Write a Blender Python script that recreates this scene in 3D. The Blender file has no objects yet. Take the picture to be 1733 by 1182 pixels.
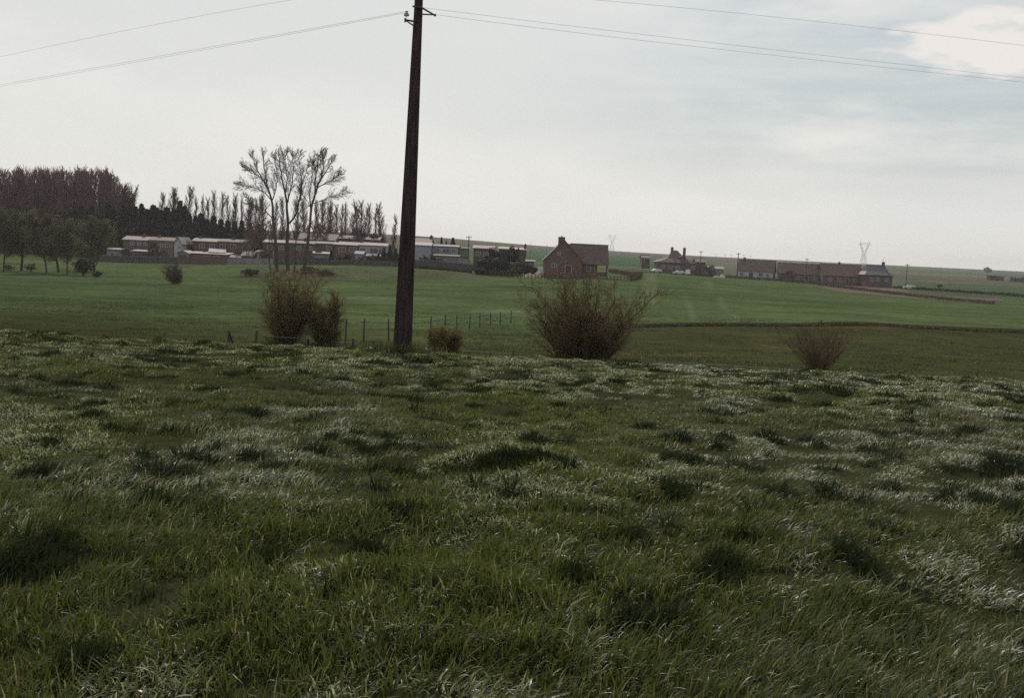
import bpy, math, random
import numpy as np
from mathutils import Matrix, Vector

sc = bpy.context.scene
COL = sc.collection
R = math.radians
# ------------------------------------------------------------------ camera
F = 1829.0; CX, CY = 866.5, 591.0; EYE = 1.7; HOR = 424.0
PITCH = math.atan((CY - HOR) / F); ROLL = R(2.72)
cam_d = bpy.data.cameras.new("Camera"); cam = bpy.data.objects.new("Camera", cam_d); COL.objects.link(cam)
cam_d.sensor_width = 36.0; cam_d.lens = 36.0 * F / 1733.0
cam_d.clip_start = 0.05; cam_d.clip_end = 20000
CM = Matrix.Rotation(R(90) - PITCH, 3, 'X') @ Matrix.Rotation(ROLL, 3, 'Z')
cam.matrix_world = Matrix.Translation((0, 0, EYE)) @ CM.to_4x4()
sc.camera = cam
# ------------------------------------------------------------------ light
SUN_EL, SUN_AZ = R(40), R(-9)          # azimuth from +Y towards +X
sun_d = bpy.data.lights.new("Sun", 'SUN'); sun = bpy.data.objects.new("Sun", sun_d); COL.objects.link(sun)
sun_d.energy = 2.6; sun_d.angle = R(1.2); sun_d.color = (1.0, 0.93, 0.82)
sdir = Vector((math.sin(SUN_AZ) * math.cos(SUN_EL), math.cos(SUN_AZ) * math.cos(SUN_EL), math.sin(SUN_EL)))
sun.rotation_euler = sdir.to_track_quat('Z', 'Y').to_euler()
w = bpy.data.worlds.new("World"); sc.world = w; w.use_nodes = True
nt = w.node_tree; nt.nodes.clear()
def N(nt, t, **k):
    n = nt.nodes.new(t)
    for a, b in k.items(): setattr(n, a, b)
    return n
out = N(nt, 'ShaderNodeOutputWorld'); bg = N(nt, 'ShaderNodeBackground'); bg.inputs[1].default_value = 0.1
nt.links.new(bg.outputs[0], out.inputs[0])
sky = N(nt, 'ShaderNodeTexSky', sky_type='NISHITA'); sky.sun_disc = False
sky.sun_elevation = SUN_EL; sky.sun_rotation = SUN_AZ; sky.dust_density = 3.0; sky.air_density = 1.0
tc = N(nt, 'ShaderNodeTexCoord')
mp = N(nt, 'ShaderNodeMapping'); mp.inputs['Scale'].default_value = (1.0, 1.0, 3.6)
nt.links.new(tc.outputs['Generated'], mp.inputs[0])
nz = N(nt, 'ShaderNodeTexNoise'); nz.inputs['Scale'].default_value = 3.3; nz.inputs['Detail'].default_value = 7; nz.inputs['Roughness'].default_value = 0.52
nt.links.new(mp.outputs[0], nz.inputs['Vector'])
nz2 = N(nt, 'ShaderNodeTexNoise'); nz2.inputs['Scale'].default_value = 17; nz2.inputs['Detail'].default_value = 6
nt.links.new(mp.outputs[0], nz2.inputs['Vector'])
sep = N(nt, 'ShaderNodeSeparateXYZ'); nt.links.new(tc.outputs['Generated'], sep.inputs[0])
def M(nt, op, a, b=None, clamp=False):
    n = N(nt, 'ShaderNodeMath', operation=op); n.use_clamp = clamp
    for i, v in enumerate((a, b)):
        if v is None: continue
        if isinstance(v, (int, float)): n.inputs[i].default_value = v
        else: nt.links.new(v, n.inputs[i])
    return n.outputs[0]
def MR(nt, v, a, b, c=0.0, d=1.0, smooth=True):
    n = N(nt, 'ShaderNodeMapRange'); n.interpolation_type = 'SMOOTHSTEP' if smooth else 'LINEAR'
    nt.links.new(v, n.inputs[0])
    for i, x in enumerate((a, b, c, d)): n.inputs[i + 1].default_value = x
    return n.outputs[0]
def MIX(nt, f, a, b):
    n = N(nt, 'ShaderNodeMix', data_type='RGBA')
    for s, v in ((n.inputs[0], f), (n.inputs[6], a), (n.inputs[7], b)):
        if isinstance(v, (int, float)): s.default_value = v
        elif isinstance(v, tuple): s.default_value = (*v, 1)
        else: nt.links.new(v, s)
    return n.outputs[2]
# thin veil everywhere, thinner (blue showing through) towards the upper right
X, Y, Z = sep.outputs
right = MR(nt, X, -0.08, 0.28)
high = MR(nt, Z, 0.04, 0.13)
gap = M(nt, 'MULTIPLY', MR(nt, nz.outputs[0], 0.30, 0.56), M(nt, 'MULTIPLY', high, M(nt, 'ADD', M(nt, 'MULTIPLY', right, 0.85), 0.13)))
mp4 = N(nt, 'ShaderNodeMapping'); mp4.inputs['Scale'].default_value = (1.0, 1.0, 9.0); mp4.inputs['Rotation'].default_value = (R(4), R(-3), 0)
nt.links.new(tc.outputs['Generated'], mp4.inputs[0])
nz4 = N(nt, 'ShaderNodeTexNoise'); nz4.inputs['Scale'].default_value = 5.5; nz4.inputs['Detail'].default_value = 8; nz4.inputs['Roughness'].default_value = 0.6; nt.links.new(mp4.outputs[0], nz4.inputs['Vector'])
gap = M(nt, 'MULTIPLY', gap, 1.35, True)
gap = M(nt, 'MULTIPLY', gap, MR(nt, nz4.outputs[0], .30, .64, 0.6, 1.05))
# one brighter cloud bank low on the right
n_ = N(nt, 'ShaderNodeVectorMath', operation='DISTANCE')
mp3 = N(nt, 'ShaderNodeMapping'); mp3.inputs['Scale'].default_value = (1.0, 0.3, 2.6)
mp3.inputs['Rotation'].default_value = (0, R(3), 0)
nt.links.new(tc.outputs['Generated'], mp3.inputs[0]); nt.links.new(mp3.outputs[0], n_.inputs[0])
def cloud_dir(px, py):
    v = CM @ Vector(((px - CX) / F, (CY - py) / F, -1)); v.normalize()
    return v
cd = cloud_dir(1672, 72); e_ = R(3)
sx, sy, sz = cd.x, cd.y * 0.3, cd.z * 2.6
n_.inputs[1].default_value = (sx * math.cos(e_) + sz * math.sin(e_), sy, -sx * math.sin(e_) + sz * math.cos(e_))
bank = M(nt, 'ADD', n_.outputs['Value'], M(nt, 'MULTIPLY', M(nt, 'SUBTRACT', nz2.outputs[0], 0.5), 0.19))
bank = MR(nt, bank, 0.082, 0.040)
veil = MIX(nt, MR(nt, Z, 0.0, 0.22), (8.5, 8.4, 7.85), (7.8, 7.85, 7.65))
veil = MIX(nt, MR(nt, nz.outputs[0], 0.35, 0.7, 0, 0.45), veil, (6.7, 6.95, 6.9))
blue = MIX(nt, 0.22, (4.6, 5.4, 5.75), sky.outputs[0])
c1 = MIX(nt, M(nt, 'MULTIPLY', gap, 1.0), veil, blue)
c2 = MIX(nt, bank, c1, (8.5, 8.15, 7.8))
c3 = MIX(nt, MR(nt, Z, -0.02, -0.2), c2, (0.5, 0.5, 0.4))
nt.links.new(c3, bg.inputs[0])
sc.view_settings.view_transform = 'Standard'; sc.view_settings.look = 'None'
sc.view_settings.exposure = 0.0; sc.view_settings.gamma = 1.0
sc.render.engine = 'CYCLES'; sc.cycles.use_denoising = False
sc.cycles.max_bounces = 6; sc.cycles.diffuse_bounces = 3; sc.cycles.transmission_bounces = 4; sc.cycles.transparent_max_bounces = 6
sc.cycles.caustics_reflective = False; sc.cycles.caustics_refractive = False

# ------------------------------------------------------------------ terrain table (z relative to the eye)
Dk = np.array([-40, 0, 8, 16, 24, 30, 40, 60, 85, 110, 150, 200, 215, 240, 285, 340, 400, 600, 1000, 1600, 2500, 5000.])
near = [-1.2, -1.7, -1.82, -2.08, -2.44, -3.05, -4.02]
Ut = np.array([-1.2, -.47, -.31, -.20, -.10, 0, .10, .20, .33, .47, 1.2])
T = np.array([
 near + [-5.5, -6.6, -7.4, -8.1, -8.6, -8.6, -8.3, -7.9, -7.7, -7.5, -7, -3, 4, 12, 14],
 near + [-5.5, -6.6, -7.4, -8.1, -8.5, -8.5, -8.2, -7.8, -7.5, -7.3, -7, -2, 6, 14, 16],
 near + [-5.5, -6.6, -7.4, -8.0, -8.3, -8.2, -7.8, -7.6, -7.2, -7.0, -6, -1, 8, 16, 18],
 near + [-5.4, -6.4, -7.1, -7.7, -7.9, -7.3, -6.1, -6.0, -5.8, -5.6, -5, 1, 12, 20, 22],
 near + [-5.4, -6.4, -7.0, -7.2, -6.9, -6.6, -5.2, -5.1, -5.1, -5.0, -4, 3, 15, 22, 24],
 near + [-5.4, -6.4, -6.9, -6.9, -6.4, -6.2, -5.9, -5.6, -5.3, -5.0, -3.5, 1, 8, 14, 16],
 near + [-5.3, -6.2, -6.6, -6.5, -5.9, -5.7, -5.4, -5.3, -5.2, -5.1, -3.6, -1, 3, 9, 14],
 near + [-5.1, -5.9, -6.3, -6.35, -6.3, -6.3, -6.3, -6.3, -6.25, -6.2, -5, -3, 1, 7, 11],
 near + [-5.1, -5.8, -6.1, -6.35, -6.5, -6.6, -6.7, -6.8, -6.8, -6.8, -6, -4, 0, 7, 11],
 near + [-5.1, -5.8, -6.1, -6.4, -6.7, -6.7, -6.8, -6.9, -6.9, -6.9, -6, -4, 0, 7, 11],
 near + [-5.1, -5.8, -6.1, -6.4, -6.7, -6.7, -6.8, -6.9, -6.9, -6.9, -6, -4, 0, 7, 11]])
def pchip(x, y, xi):
    h = np.diff(x); d = np.diff(y) / h; m = np.zeros(len(x))
    for i in range(1, len(x) - 1):
        if d[i - 1] * d[i] > 0:
            w1, w2 = 2 * h[i] + h[i - 1], h[i] + 2 * h[i - 1]
            m[i] = (w1 + w2) / (w1 / d[i - 1] + w2 / d[i])
    m[0], m[-1] = d[0], d[-1]
    k = np.clip(np.searchsorted(x, xi) - 1, 0, len(x) - 2); t = (xi - x[k]) / h[k]
    return ((1 + 2 * t) * (1 - t) ** 2 * y[k] + t * (1 - t) ** 2 * h[k] * m[k]
            + t * t * (3 - 2 * t) * y[k + 1] + t * t * (t - 1) * h[k] * m[k + 1])
LD = np.linspace(0, 1, 900)
def l_of(d): return np.log1p((np.clip(d, -40, 5000) + 40) / 40.) / math.log1p(5040 / 40.)
dfine = 40 * np.expm1(LD * math.log1p(5040 / 40.)) - 40
UF = np.linspace(-1.2, 1.2, 241)
TG = np.array([pchip(Dk, row, dfine) for row in T])              # 11 x 900
TG = np.array([pchip(Ut, TG[:, j], UF) for j in range(900)])      # 900 x 241
k_ = np.exp(-0.5 * (np.arange(-9, 10) / 4.) ** 2); k_ /= k_.sum()
TG = np.apply_along_axis(lambda r: np.convolve(np.pad(r, 9, 'edge'), k_, 'valid'), 1, TG)

def hash2(ix, iy, s):
    h = (ix.astype(np.int64) * 374761393 + iy.astype(np.int64) * 668265263 + s * 1442695041) & 0xffffffff
    h = ((h ^ (h >> 13)) * 1274126177) & 0xffffffff
    h = (h ^ (h >> 16)) & 0xffffff
    return h / float(0xffffff)
def vnoise(x, y, s=0):
    ix, iy = np.floor(x), np.floor(y); fx, fy = x - ix, y - iy
    fx = fx * fx * (3 - 2 * fx); fy = fy * fy * (3 - 2 * fy)
    a, b = hash2(ix, iy, s), hash2(ix + 1, iy, s); c, d = hash2(ix, iy + 1, s), hash2(ix + 1, iy + 1, s)
    return (a * (1 - fx) + b * fx) * (1 - fy) + (c * (1 - fx) + d * fx) * fy
def fbm(x, y, s=0, o=3):
    v = 0; a = 0.5; t = 0
    for i in range(o):
        v = v + a * vnoise(x * 2 ** i, y * 2 ** i, s + i * 7); t += a; a *= 0.5
    return v / t
def sstep(a, b, v):
    t = np.clip((v - a) / (b - a), 0, 1); return t * t * (3 - 2 * t)
def G(x, y):
    x = np.asarray(x, float); y = np.asarray(y, float)
    u = np.clip(x / np.maximum(y, 20.), -1.19, 1.19); l = l_of(y) * 899
    j = np.clip(l.astype(int), 0, 898); fj = l - j
    uu = (u + 1.2) / 2.4 * 240; i = np.clip(uu.astype(int), 0, 239); fi = uu - i
    z = (TG[j, i] * (1 - fi) + TG[j, i + 1] * fi) * (1 - fj) + (TG[j + 1, i] * (1 - fi) + TG[j + 1, i + 1] * fi) * fj
    z = z + (fbm(x / 1.6, y / 1.6, 5) - .5) * 0.16 * sstep(60, 26, y) + (fbm(x / 18., y / 18., 9) - .5) * 0.5 * sstep(22, 60, y)
    return z + EYE
def g1(x, y): return float(G(np.array([x]), np.array([y]))[0])

# pixel (of the 1733-wide photograph) <-> world
CMi = CM.transposed()
def at(px, py, d):
    v = CM @ Vector(((px - CX) / F, (CY - py) / F, -1)); k = d / v.y
    return Vector((v.x * k, d, EYE + v.z * k))
def proj(x, y, z):
    v = CMi @ Vector((x, y, z - EYE)); return CX + F * v.x / -v.z, CY - F * v.y / -v.z
def on(px, d):
    """ground point at distance d that shows in column px"""
    p = at(px, 500, d); x = p.x
    for _ in range(4):
        z = g1(x, d); qx, qy = proj(x, d, z); x += (px - qx) * d / F
    return Vector((x, d, g1(x, d)))
def hit(px, py, d0=3.0):
    v = CM @ Vector(((px - CX) / F, (CY - py) / F, -1)); v = v / v.y
    ds = d0 * np.exp(np.linspace(0, math.log(3500 / d0), 2500))
    zz = EYE + v.z * ds - G(v.x * ds, ds); k = np.argmax(zz < 0)
    d = ds[k] if zz[k] < 0 else 3000
    return Vector((v.x * d, d, g1(v.x * d, d)))

# ------------------------------------------------------------------ object helpers
def tag(o, label=None, cat=None, group=None, kind=None):
    if label: o['label'] = label
    if cat: o['category'] = cat
    if group: o['group'] = group
    if kind or cat: o['kind'] = kind or 'thing'
    return o
def empty(name, loc, rz=0, **k):
    o = bpy.data.objects.new(name, None); COL.objects.link(o); o.location = loc; o.rotation_euler = (0, 0, rz)
    o.empty_display_size = 0.3
    return tag(o, **k)
def copy_tree(o, parent=None):
    c = o.copy(); COL.objects.link(c)
    if parent is not None: c.parent = parent
    for ch in list(o.children): copy_tree(ch, c)
    return c
def mesh_obj(name, V, Fc, m, parent=None, smooth=False, loc=None, sizes=None):
    me = bpy.data.meshes.new(name)
    V = np.asarray(V, np.float32)
    if isinstance(Fc, np.ndarray):
        nf, k = Fc.shape
        me.vertices.add(len(V)); me.vertices.foreach_set('co', V.ravel())
        me.loops.add(nf * k); me.loops.foreach_set('vertex_index', Fc.astype(np.int32).ravel())
        me.polygons.add(nf); me.polygons.foreach_set('loop_start', np.arange(0, nf * k, k, dtype=np.int32))
        me.polygons.foreach_set('loop_total', np.full(nf, k, np.int32))
        me.update(calc_edges=True)
    else:
        me.from_pydata([tuple(map(float, v)) for v in V], [], Fc); me.update()
    if smooth: me.polygons.foreach_set('use_smooth', np.ones(len(me.polygons), bool))
    me.materials.append(m)
    o = bpy.data.objects.new(name, me); COL.objects.link(o)
    if parent is not None: o.parent = parent
    if loc is not None: o.location = loc
    return o
class MB:
    def __init__(s): s.v = []; s.f = []
    def add(s, vs, fs):
        b = len(s.v); s.v += [tuple(v) for v in vs]; s.f += [tuple(b + i for i in f) for f in fs]; return s
    def box(s, x0, x1, y0, y1, z0, z1):
        return s.add([(x0, y0, z0), (x1, y0, z0), (x1, y1, z0), (x0, y1, z0), (x0, y0, z1), (x1, y0, z1), (x1, y1, z1), (x0, y1, z1)],
                     [(0, 3, 2, 1), (4, 5, 6, 7), (0, 1, 5, 4), (1, 2, 6, 5), (2, 3, 7, 6), (3, 0, 4, 7)])
    def slab(s, quad, t):
        q = [Vector(a) for a in quad]; n = (q[1] - q[0]).cross(q[3] - q[0]).normalized() * t
        return s.add([*q, *[a + n for a in q]], [(3, 2, 1, 0), (4, 5, 6, 7), (0, 1, 5, 4), (1, 2, 6, 5), (2, 3, 7, 6), (3, 0, 4, 7)])
    def tube(s, a, b, r0, r1, n=8):
        a, b = Vector(a), Vector(b); d = (b - a).normalized()
        u = d.cross(Vector((0, 0, 1)) if abs(d.z) < .9 else Vector((1, 0, 0))).normalized(); w_ = d.cross(u)
        vs = [a + (u * math.cos(t) + w_ * math.sin(t)) * r0 for t in [2 * math.pi * i / n for i in range(n)]]
        vs += [b + (u * math.cos(t) + w_ * math.sin(t)) * r1 for t in [2 * math.pi * i / n for i in range(n)]]
        return s.add(vs, [(i, (i + 1) % n, n + (i + 1) % n, n + i) for i in range(n)] + [tuple(range(n))[::-1], tuple(range(n, 2 * n))])
    def build(s, name, m, parent=None, **k): return mesh_obj(name, s.v, s.f, m, parent, **k)
def tubes(segs, n=3):
    """vectorised prisms; segs: list of (p0,p1,r0,r1)"""
    a = np.array([(*s[0], *s[1], s[2], s[3]) for s in segs], np.float64)
    p0, p1, r0, r1 = a[:, :3], a[:, 3:6], a[:, 6], a[:, 7]
    d = p1 - p0; d /= np.linalg.norm(d, axis=1)[:, None] + 1e-9
    ref = np.where(np.abs(d[:, 2:3]) < .9, np.array([[0, 0, 1.]]), np.array([[1., 0, 0]]))
    u = np.cross(d, ref); u /= np.linalg.norm(u, axis=1)[:, None] + 1e-9; w_ = np.cross(d, u)
    V = []
    for p, r in ((p0, r0), (p1, r1)):
        for i in range(n):
            t = 2 * math.pi * i / n
            V.append(p + (u * math.cos(t) + w_ * math.sin(t)) * r[:, None])
    V = np.stack(V, 1).reshape(-1, 3); m = len(a); base = (np.arange(m) * 2 * n)[:, None]
    Fs = [base + np.array([[i, (i + 1) % n, n + (i + 1) % n, n + i]]) for i in range(n)]
    return V, np.stack(Fs, 1).reshape(-1, 4)
def cards(P, size, rng, flat=0.0, asp=0.55, dirs=None):
    """small leaf-like quads at points"""
    n = len(P); P = np.asarray(P)
    a = rng.normal(size=(n, 3)); a[:, 2] *= (1 - flat)
    if dirs is not None: a = a * 0.6 + dirs * 1.2
    a /= np.linalg.norm(a, axis=1)[:, None]
    b = np.cross(a, rng.normal(size=(n, 3))); b /= np.linalg.norm(b, axis=1)[:, None] + 1e-9
    s = size * rng.uniform(.55, 1.35, n)[:, None]
    V = np.stack([P - a * s, P + b * s * asp, P + a * s, P - b * s * asp], 1).reshape(-1, 3)
    return V, np.arange(n * 4).reshape(-1, 4)
def join(*vf):
    V = []; Fs = []; b = 0
    for v, f in vf: V.append(v); Fs.append(f + b); b += len(v)
    return np.concatenate(V), np.concatenate(Fs)

# ------------------------------------------------------------------ materials
def bsdf_mat(name):
    m = bpy.data.materials.new(name); m.use_nodes = True
    return m, m.node_tree, m.node_tree.nodes['Principled BSDF']
MATS = {}
def mat(name, c, c2=None, scale=1.5, rough=.8, spec=.3, bump=0.0, detail=5, metal=0.0, stretch=(1, 1, 1), transl=0.0):
    if name in MATS: return MATS[name]
    m, nt, b = bsdf_mat(name)
    b.inputs['Roughness'].default_value = rough; b.inputs['Specular IOR Level'].default_value = spec; b.inputs['Metallic'].default_value = metal
    c2 = c2 or tuple(x * .6 for x in c)
    tc = N(nt, 'ShaderNodeTexCoord'); mp = N(nt, 'ShaderNodeMapping'); mp.inputs['Scale'].default_value = stretch
    nt.links.new(tc.outputs['Object'], mp.inputs[0])
    nz = N(nt, 'ShaderNodeTexNoise'); nz.inputs['Scale'].default_value = scale; nz.inputs['Detail'].default_value = detail
    nt.links.new(mp.outputs[0], nz.inputs['Vector'])
    col = MIX(nt, MR(nt, nz.outputs[0], .35, .65), c, c2)
    nt.links.new(col, b.inputs['Base Color'])
    if bump:
        bp = N(nt, 'ShaderNodeBump'); bp.inputs['Strength'].default_value = bump; bp.inputs['Distance'].default_value = .05
        nt.links.new(nz.outputs[0], bp.inputs['Height']); nt.links.new(bp.outputs[0], b.inputs['Normal'])
    if transl:
        tr = N(nt, 'ShaderNodeBsdfTranslucent'); nt.links.new(col, tr.inputs[0])
        mx = N(nt, 'ShaderNodeMixShader'); mx.inputs[0].default_value = transl
        o = nt.nodes['Material Output']
        nt.links.new(b.outputs[0], mx.inputs[1]); nt.links.new(tr.outputs[0], mx.inputs[2]); nt.links.new(mx.outputs[0], o.inputs[0])
    MATS[name] = m; return m
def brick(name, c, c2, mortar, s=1.0):
    if name in MATS: return MATS[name]
    m, nt, b = bsdf_mat(name); b.inputs['Roughness'].default_value = .9
    tc = N(nt, 'ShaderNodeTexCoord'); sp = N(nt, 'ShaderNodeSeparateXYZ'); nt.links.new(tc.outputs['Object'], sp.inputs[0])
    cb = N(nt, 'ShaderNodeCombineXYZ'); nt.links.new(M(nt, 'ADD', sp.outputs[0], sp.outputs[1]), cb.inputs[0]); nt.links.new(sp.outputs[2], cb.inputs[1])
    br = N(nt, 'ShaderNodeTexBrick'); br.inputs['Scale'].default_value = 3.2 * s; br.inputs['Color1'].default_value = (*c, 1); br.inputs['Color2'].default_value = (*c2, 1)
    br.inputs['Mortar'].default_value = (*mortar, 1); nt.links.new(cb.outputs[0], br.inputs['Vector'])
    nz = N(nt, 'ShaderNodeTexNoise'); nz.inputs['Scale'].default_value = .5; nz.inputs['Detail'].default_value = 5; nt.links.new(tc.outputs['Object'], nz.inputs['Vector'])
    col = MIX(nt, MR(nt, nz.outputs[0], .4, .7, 0, .45), br.outputs[0], tuple(x * .5 for x in c))
    nt.links.new(col, b.inputs['Base Color']); MATS[name] = m; return m
def tiles(name, c, c2, rough=.75):
    if name in MATS: return MATS[name]
    m, nt, b = bsdf_mat(name); b.inputs['Roughness'].default_value = rough
    tc = N(nt, 'ShaderNodeTexCoord'); wv = N(nt, 'ShaderNodeTexWave', wave_type='BANDS', bands_direction='Z'); wv.inputs['Scale'].default_value = 1.6; wv.inputs['Distortion'].default_value = .6
    nt.links.new(tc.outputs['Object'], wv.inputs['Vector'])
    nz = N(nt, 'ShaderNodeTexNoise'); nz.inputs['Scale'].default_value = 1.1; nz.inputs['Detail'].default_value = 6; nt.links.new(tc.outputs['Object'], nz.inputs['Vector'])
    col = MIX(nt, MR(nt, nz.outputs[0], .35, .65), c, c2); col = MIX(nt, M(nt, 'MULTIPLY', wv.outputs[1], .25), col, tuple(x * .5 for x in c))
    bp = N(nt, 'ShaderNodeBump'); bp.inputs['Strength'].default_value = .4; bp.inputs['Distance'].default_value = .04
    nt.links.new(wv.outputs[1], bp.inputs['Height']); nt.links.new(bp.outputs[0], b.inputs['Normal'])
    nt.links.new(col, b.inputs['Base Color']); MATS[name] = m; return m

BRICK = brick('brick_dark_red', (.115, .052, .050), (.085, .042, .042), (.13, .10, .095))
BRICK2 = brick('brick_brown', (.10, .058, .052), (.075, .046, .043), (.12, .10, .09))
BRICKR = brick('brick_red', (.13, .066, .058), (.10, .052, .048), (.135, .105, .10))
WHITE = mat('white_render', (.38, .35, .38), (.32, .30, .33), .6, .85)
LILAC = mat('grey_white_render', (.30, .30, .35), (.24, .24, .29), .6, .85)
OCHRE = mat('ochre_render', (.19, .145, .11), (.14, .11, .085), .7, .85)
GREYR = mat('grey_render', (.20, .19, .21), (.14, .13, .15), .7, .9)
GREENR = mat('green_render', (.16, .19, .12), (.12, .14, .09), .7, .9)
TILE = tiles('roof_tiles_brown', (.095, .058, .056), (.066, .045, .046))
TILER = tiles('roof_tiles_red', (.115, .063, .056), (.085, .048, .045))
TILEP = tiles('roof_tiles_pale', (.24, .18, .17), (.17, .125, .12), .75)
TILEM = tiles('roof_tiles_faded', (.17, .11, .10), (.12, .08, .075), .8)
TILEG = tiles('roof_sheet_light', (.27, .235, .225), (.20, .175, .17), .75)
DARKT = tiles('roof_slate_dark', (.055, .04, .05), (.035, .03, .035), .6)
GLASS = mat('window_glass', (.03, .032, .04), (.05, .05, .06), 2, .15, .6)
FRAME = mat('white_frame_paint', (.40, .40, .42), (.34, .34, .35), 3, .5)
DOORM = mat('dark_door_paint', (.05, .035, .04), (.04, .03, .03), 2, .6)
WOOD = mat('weathered_wood', (.085, .06, .05), (.05, .037, .032), 3, .9, stretch=(4, 4, .6), bump=.3)
CONC = mat('pole_concrete', (.056, .040, .038), (.030, .022, .023), 4.5, .95, .05, bump=.5, detail=10, stretch=(5, 5, .35))
IRON = mat('rusty_iron', (.085, .042, .03), (.05, .03, .025), 12, .75, .3)
CERAM = mat('green_glass_insulator', (.16, .30, .26), (.12, .24, .22), 5, .15, .6)
WIRE = mat('wire_metal', (.42, .41, .44), (.34, .33, .37), 5, .6, .3)
BARKG = mat('bark_grey_brown', (.075, .055, .052), (.045, .033, .034), 2.5, .95, .1, stretch=(3, 3, .5))
TWIGP = mat('poplar_twigs', (.17, .095, .092), (.10, .058, .062), .6, .95, .1)
TWIGF = mat('fine_grey_twigs', (.12, .085, .082), (.08, .056, .058), .6, .95, .1)
TWIGR = mat('reddish_twigs', (.165, .082, .07), (.10, .052, .05), .6, .95, .1)
TWIGB = mat('bush_twigs', (.135, .092, .06), (.085, .058, .045), 1.5, .95, .1)
OLIVE = mat('budding_leaves', (.19, .155, .06), (.13, .11, .05), .8, .7, .2, transl=.3)
OLIVE2 = mat('young_willow_leaves', (.135, .115, .055), (.09, .078, .045), .5, .75, .2, transl=.25)
EVERG = mat('dark_conifer_needles', (.022, .030, .022), (.014, .018, .016), .8, .85, .15)
EVERG2 = mat('dark_shrub_leaves', (.035, .040, .024), (.022, .022, .017), .8, .8, .2, transl=.1)
STEEL = mat('galvanised_steel', (.10, .10, .11), (.08, .08, .09), 1, .8, .15)
CARP = mat('white_car_paint', (.45, .44, .44), (.40, .40, .40), 1, .25, .5)
RUBBER = mat('tyre_rubber', (.02, .02, .02), (.03, .03, .03), 1, .9)
SAND = mat('pale_sand', (.45, .35, .29), (.33, .26, .22), 1.2, .95, bump=.3)
STONE = mat('pale_rubble', (.55, .47, .42), (.38, .33, .30), 2, .95)

# ------------------------------------------------------------------ ground sheet
def seg_dist(px, py, a, b):
    ax, ay = a; bx, by = b; t = np.clip(((px - ax) * (bx - ax) + (py - ay) * (by - ay)) / ((bx - ax) ** 2 + (by - ay) ** 2), 0, 1)
    return np.hypot(px - ax - t * (bx - ax), py - ay - t * (by - ay))
def inpoly(x, y, P):
    r = np.zeros(x.shape, bool); j = len(P) - 1
    for i in range(len(P)):
        xi, yi = P[i]; xj, yj = P[j]
        c = ((yi > y) != (yj > y)) & (x < (xj - xi) * (y - yi) / (yj - yi + 1e-12) + xi); r ^= c; j = i
    return r
def gp(px, py): p = hit(px, py, 27.); return (p.x, p.y)
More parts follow.
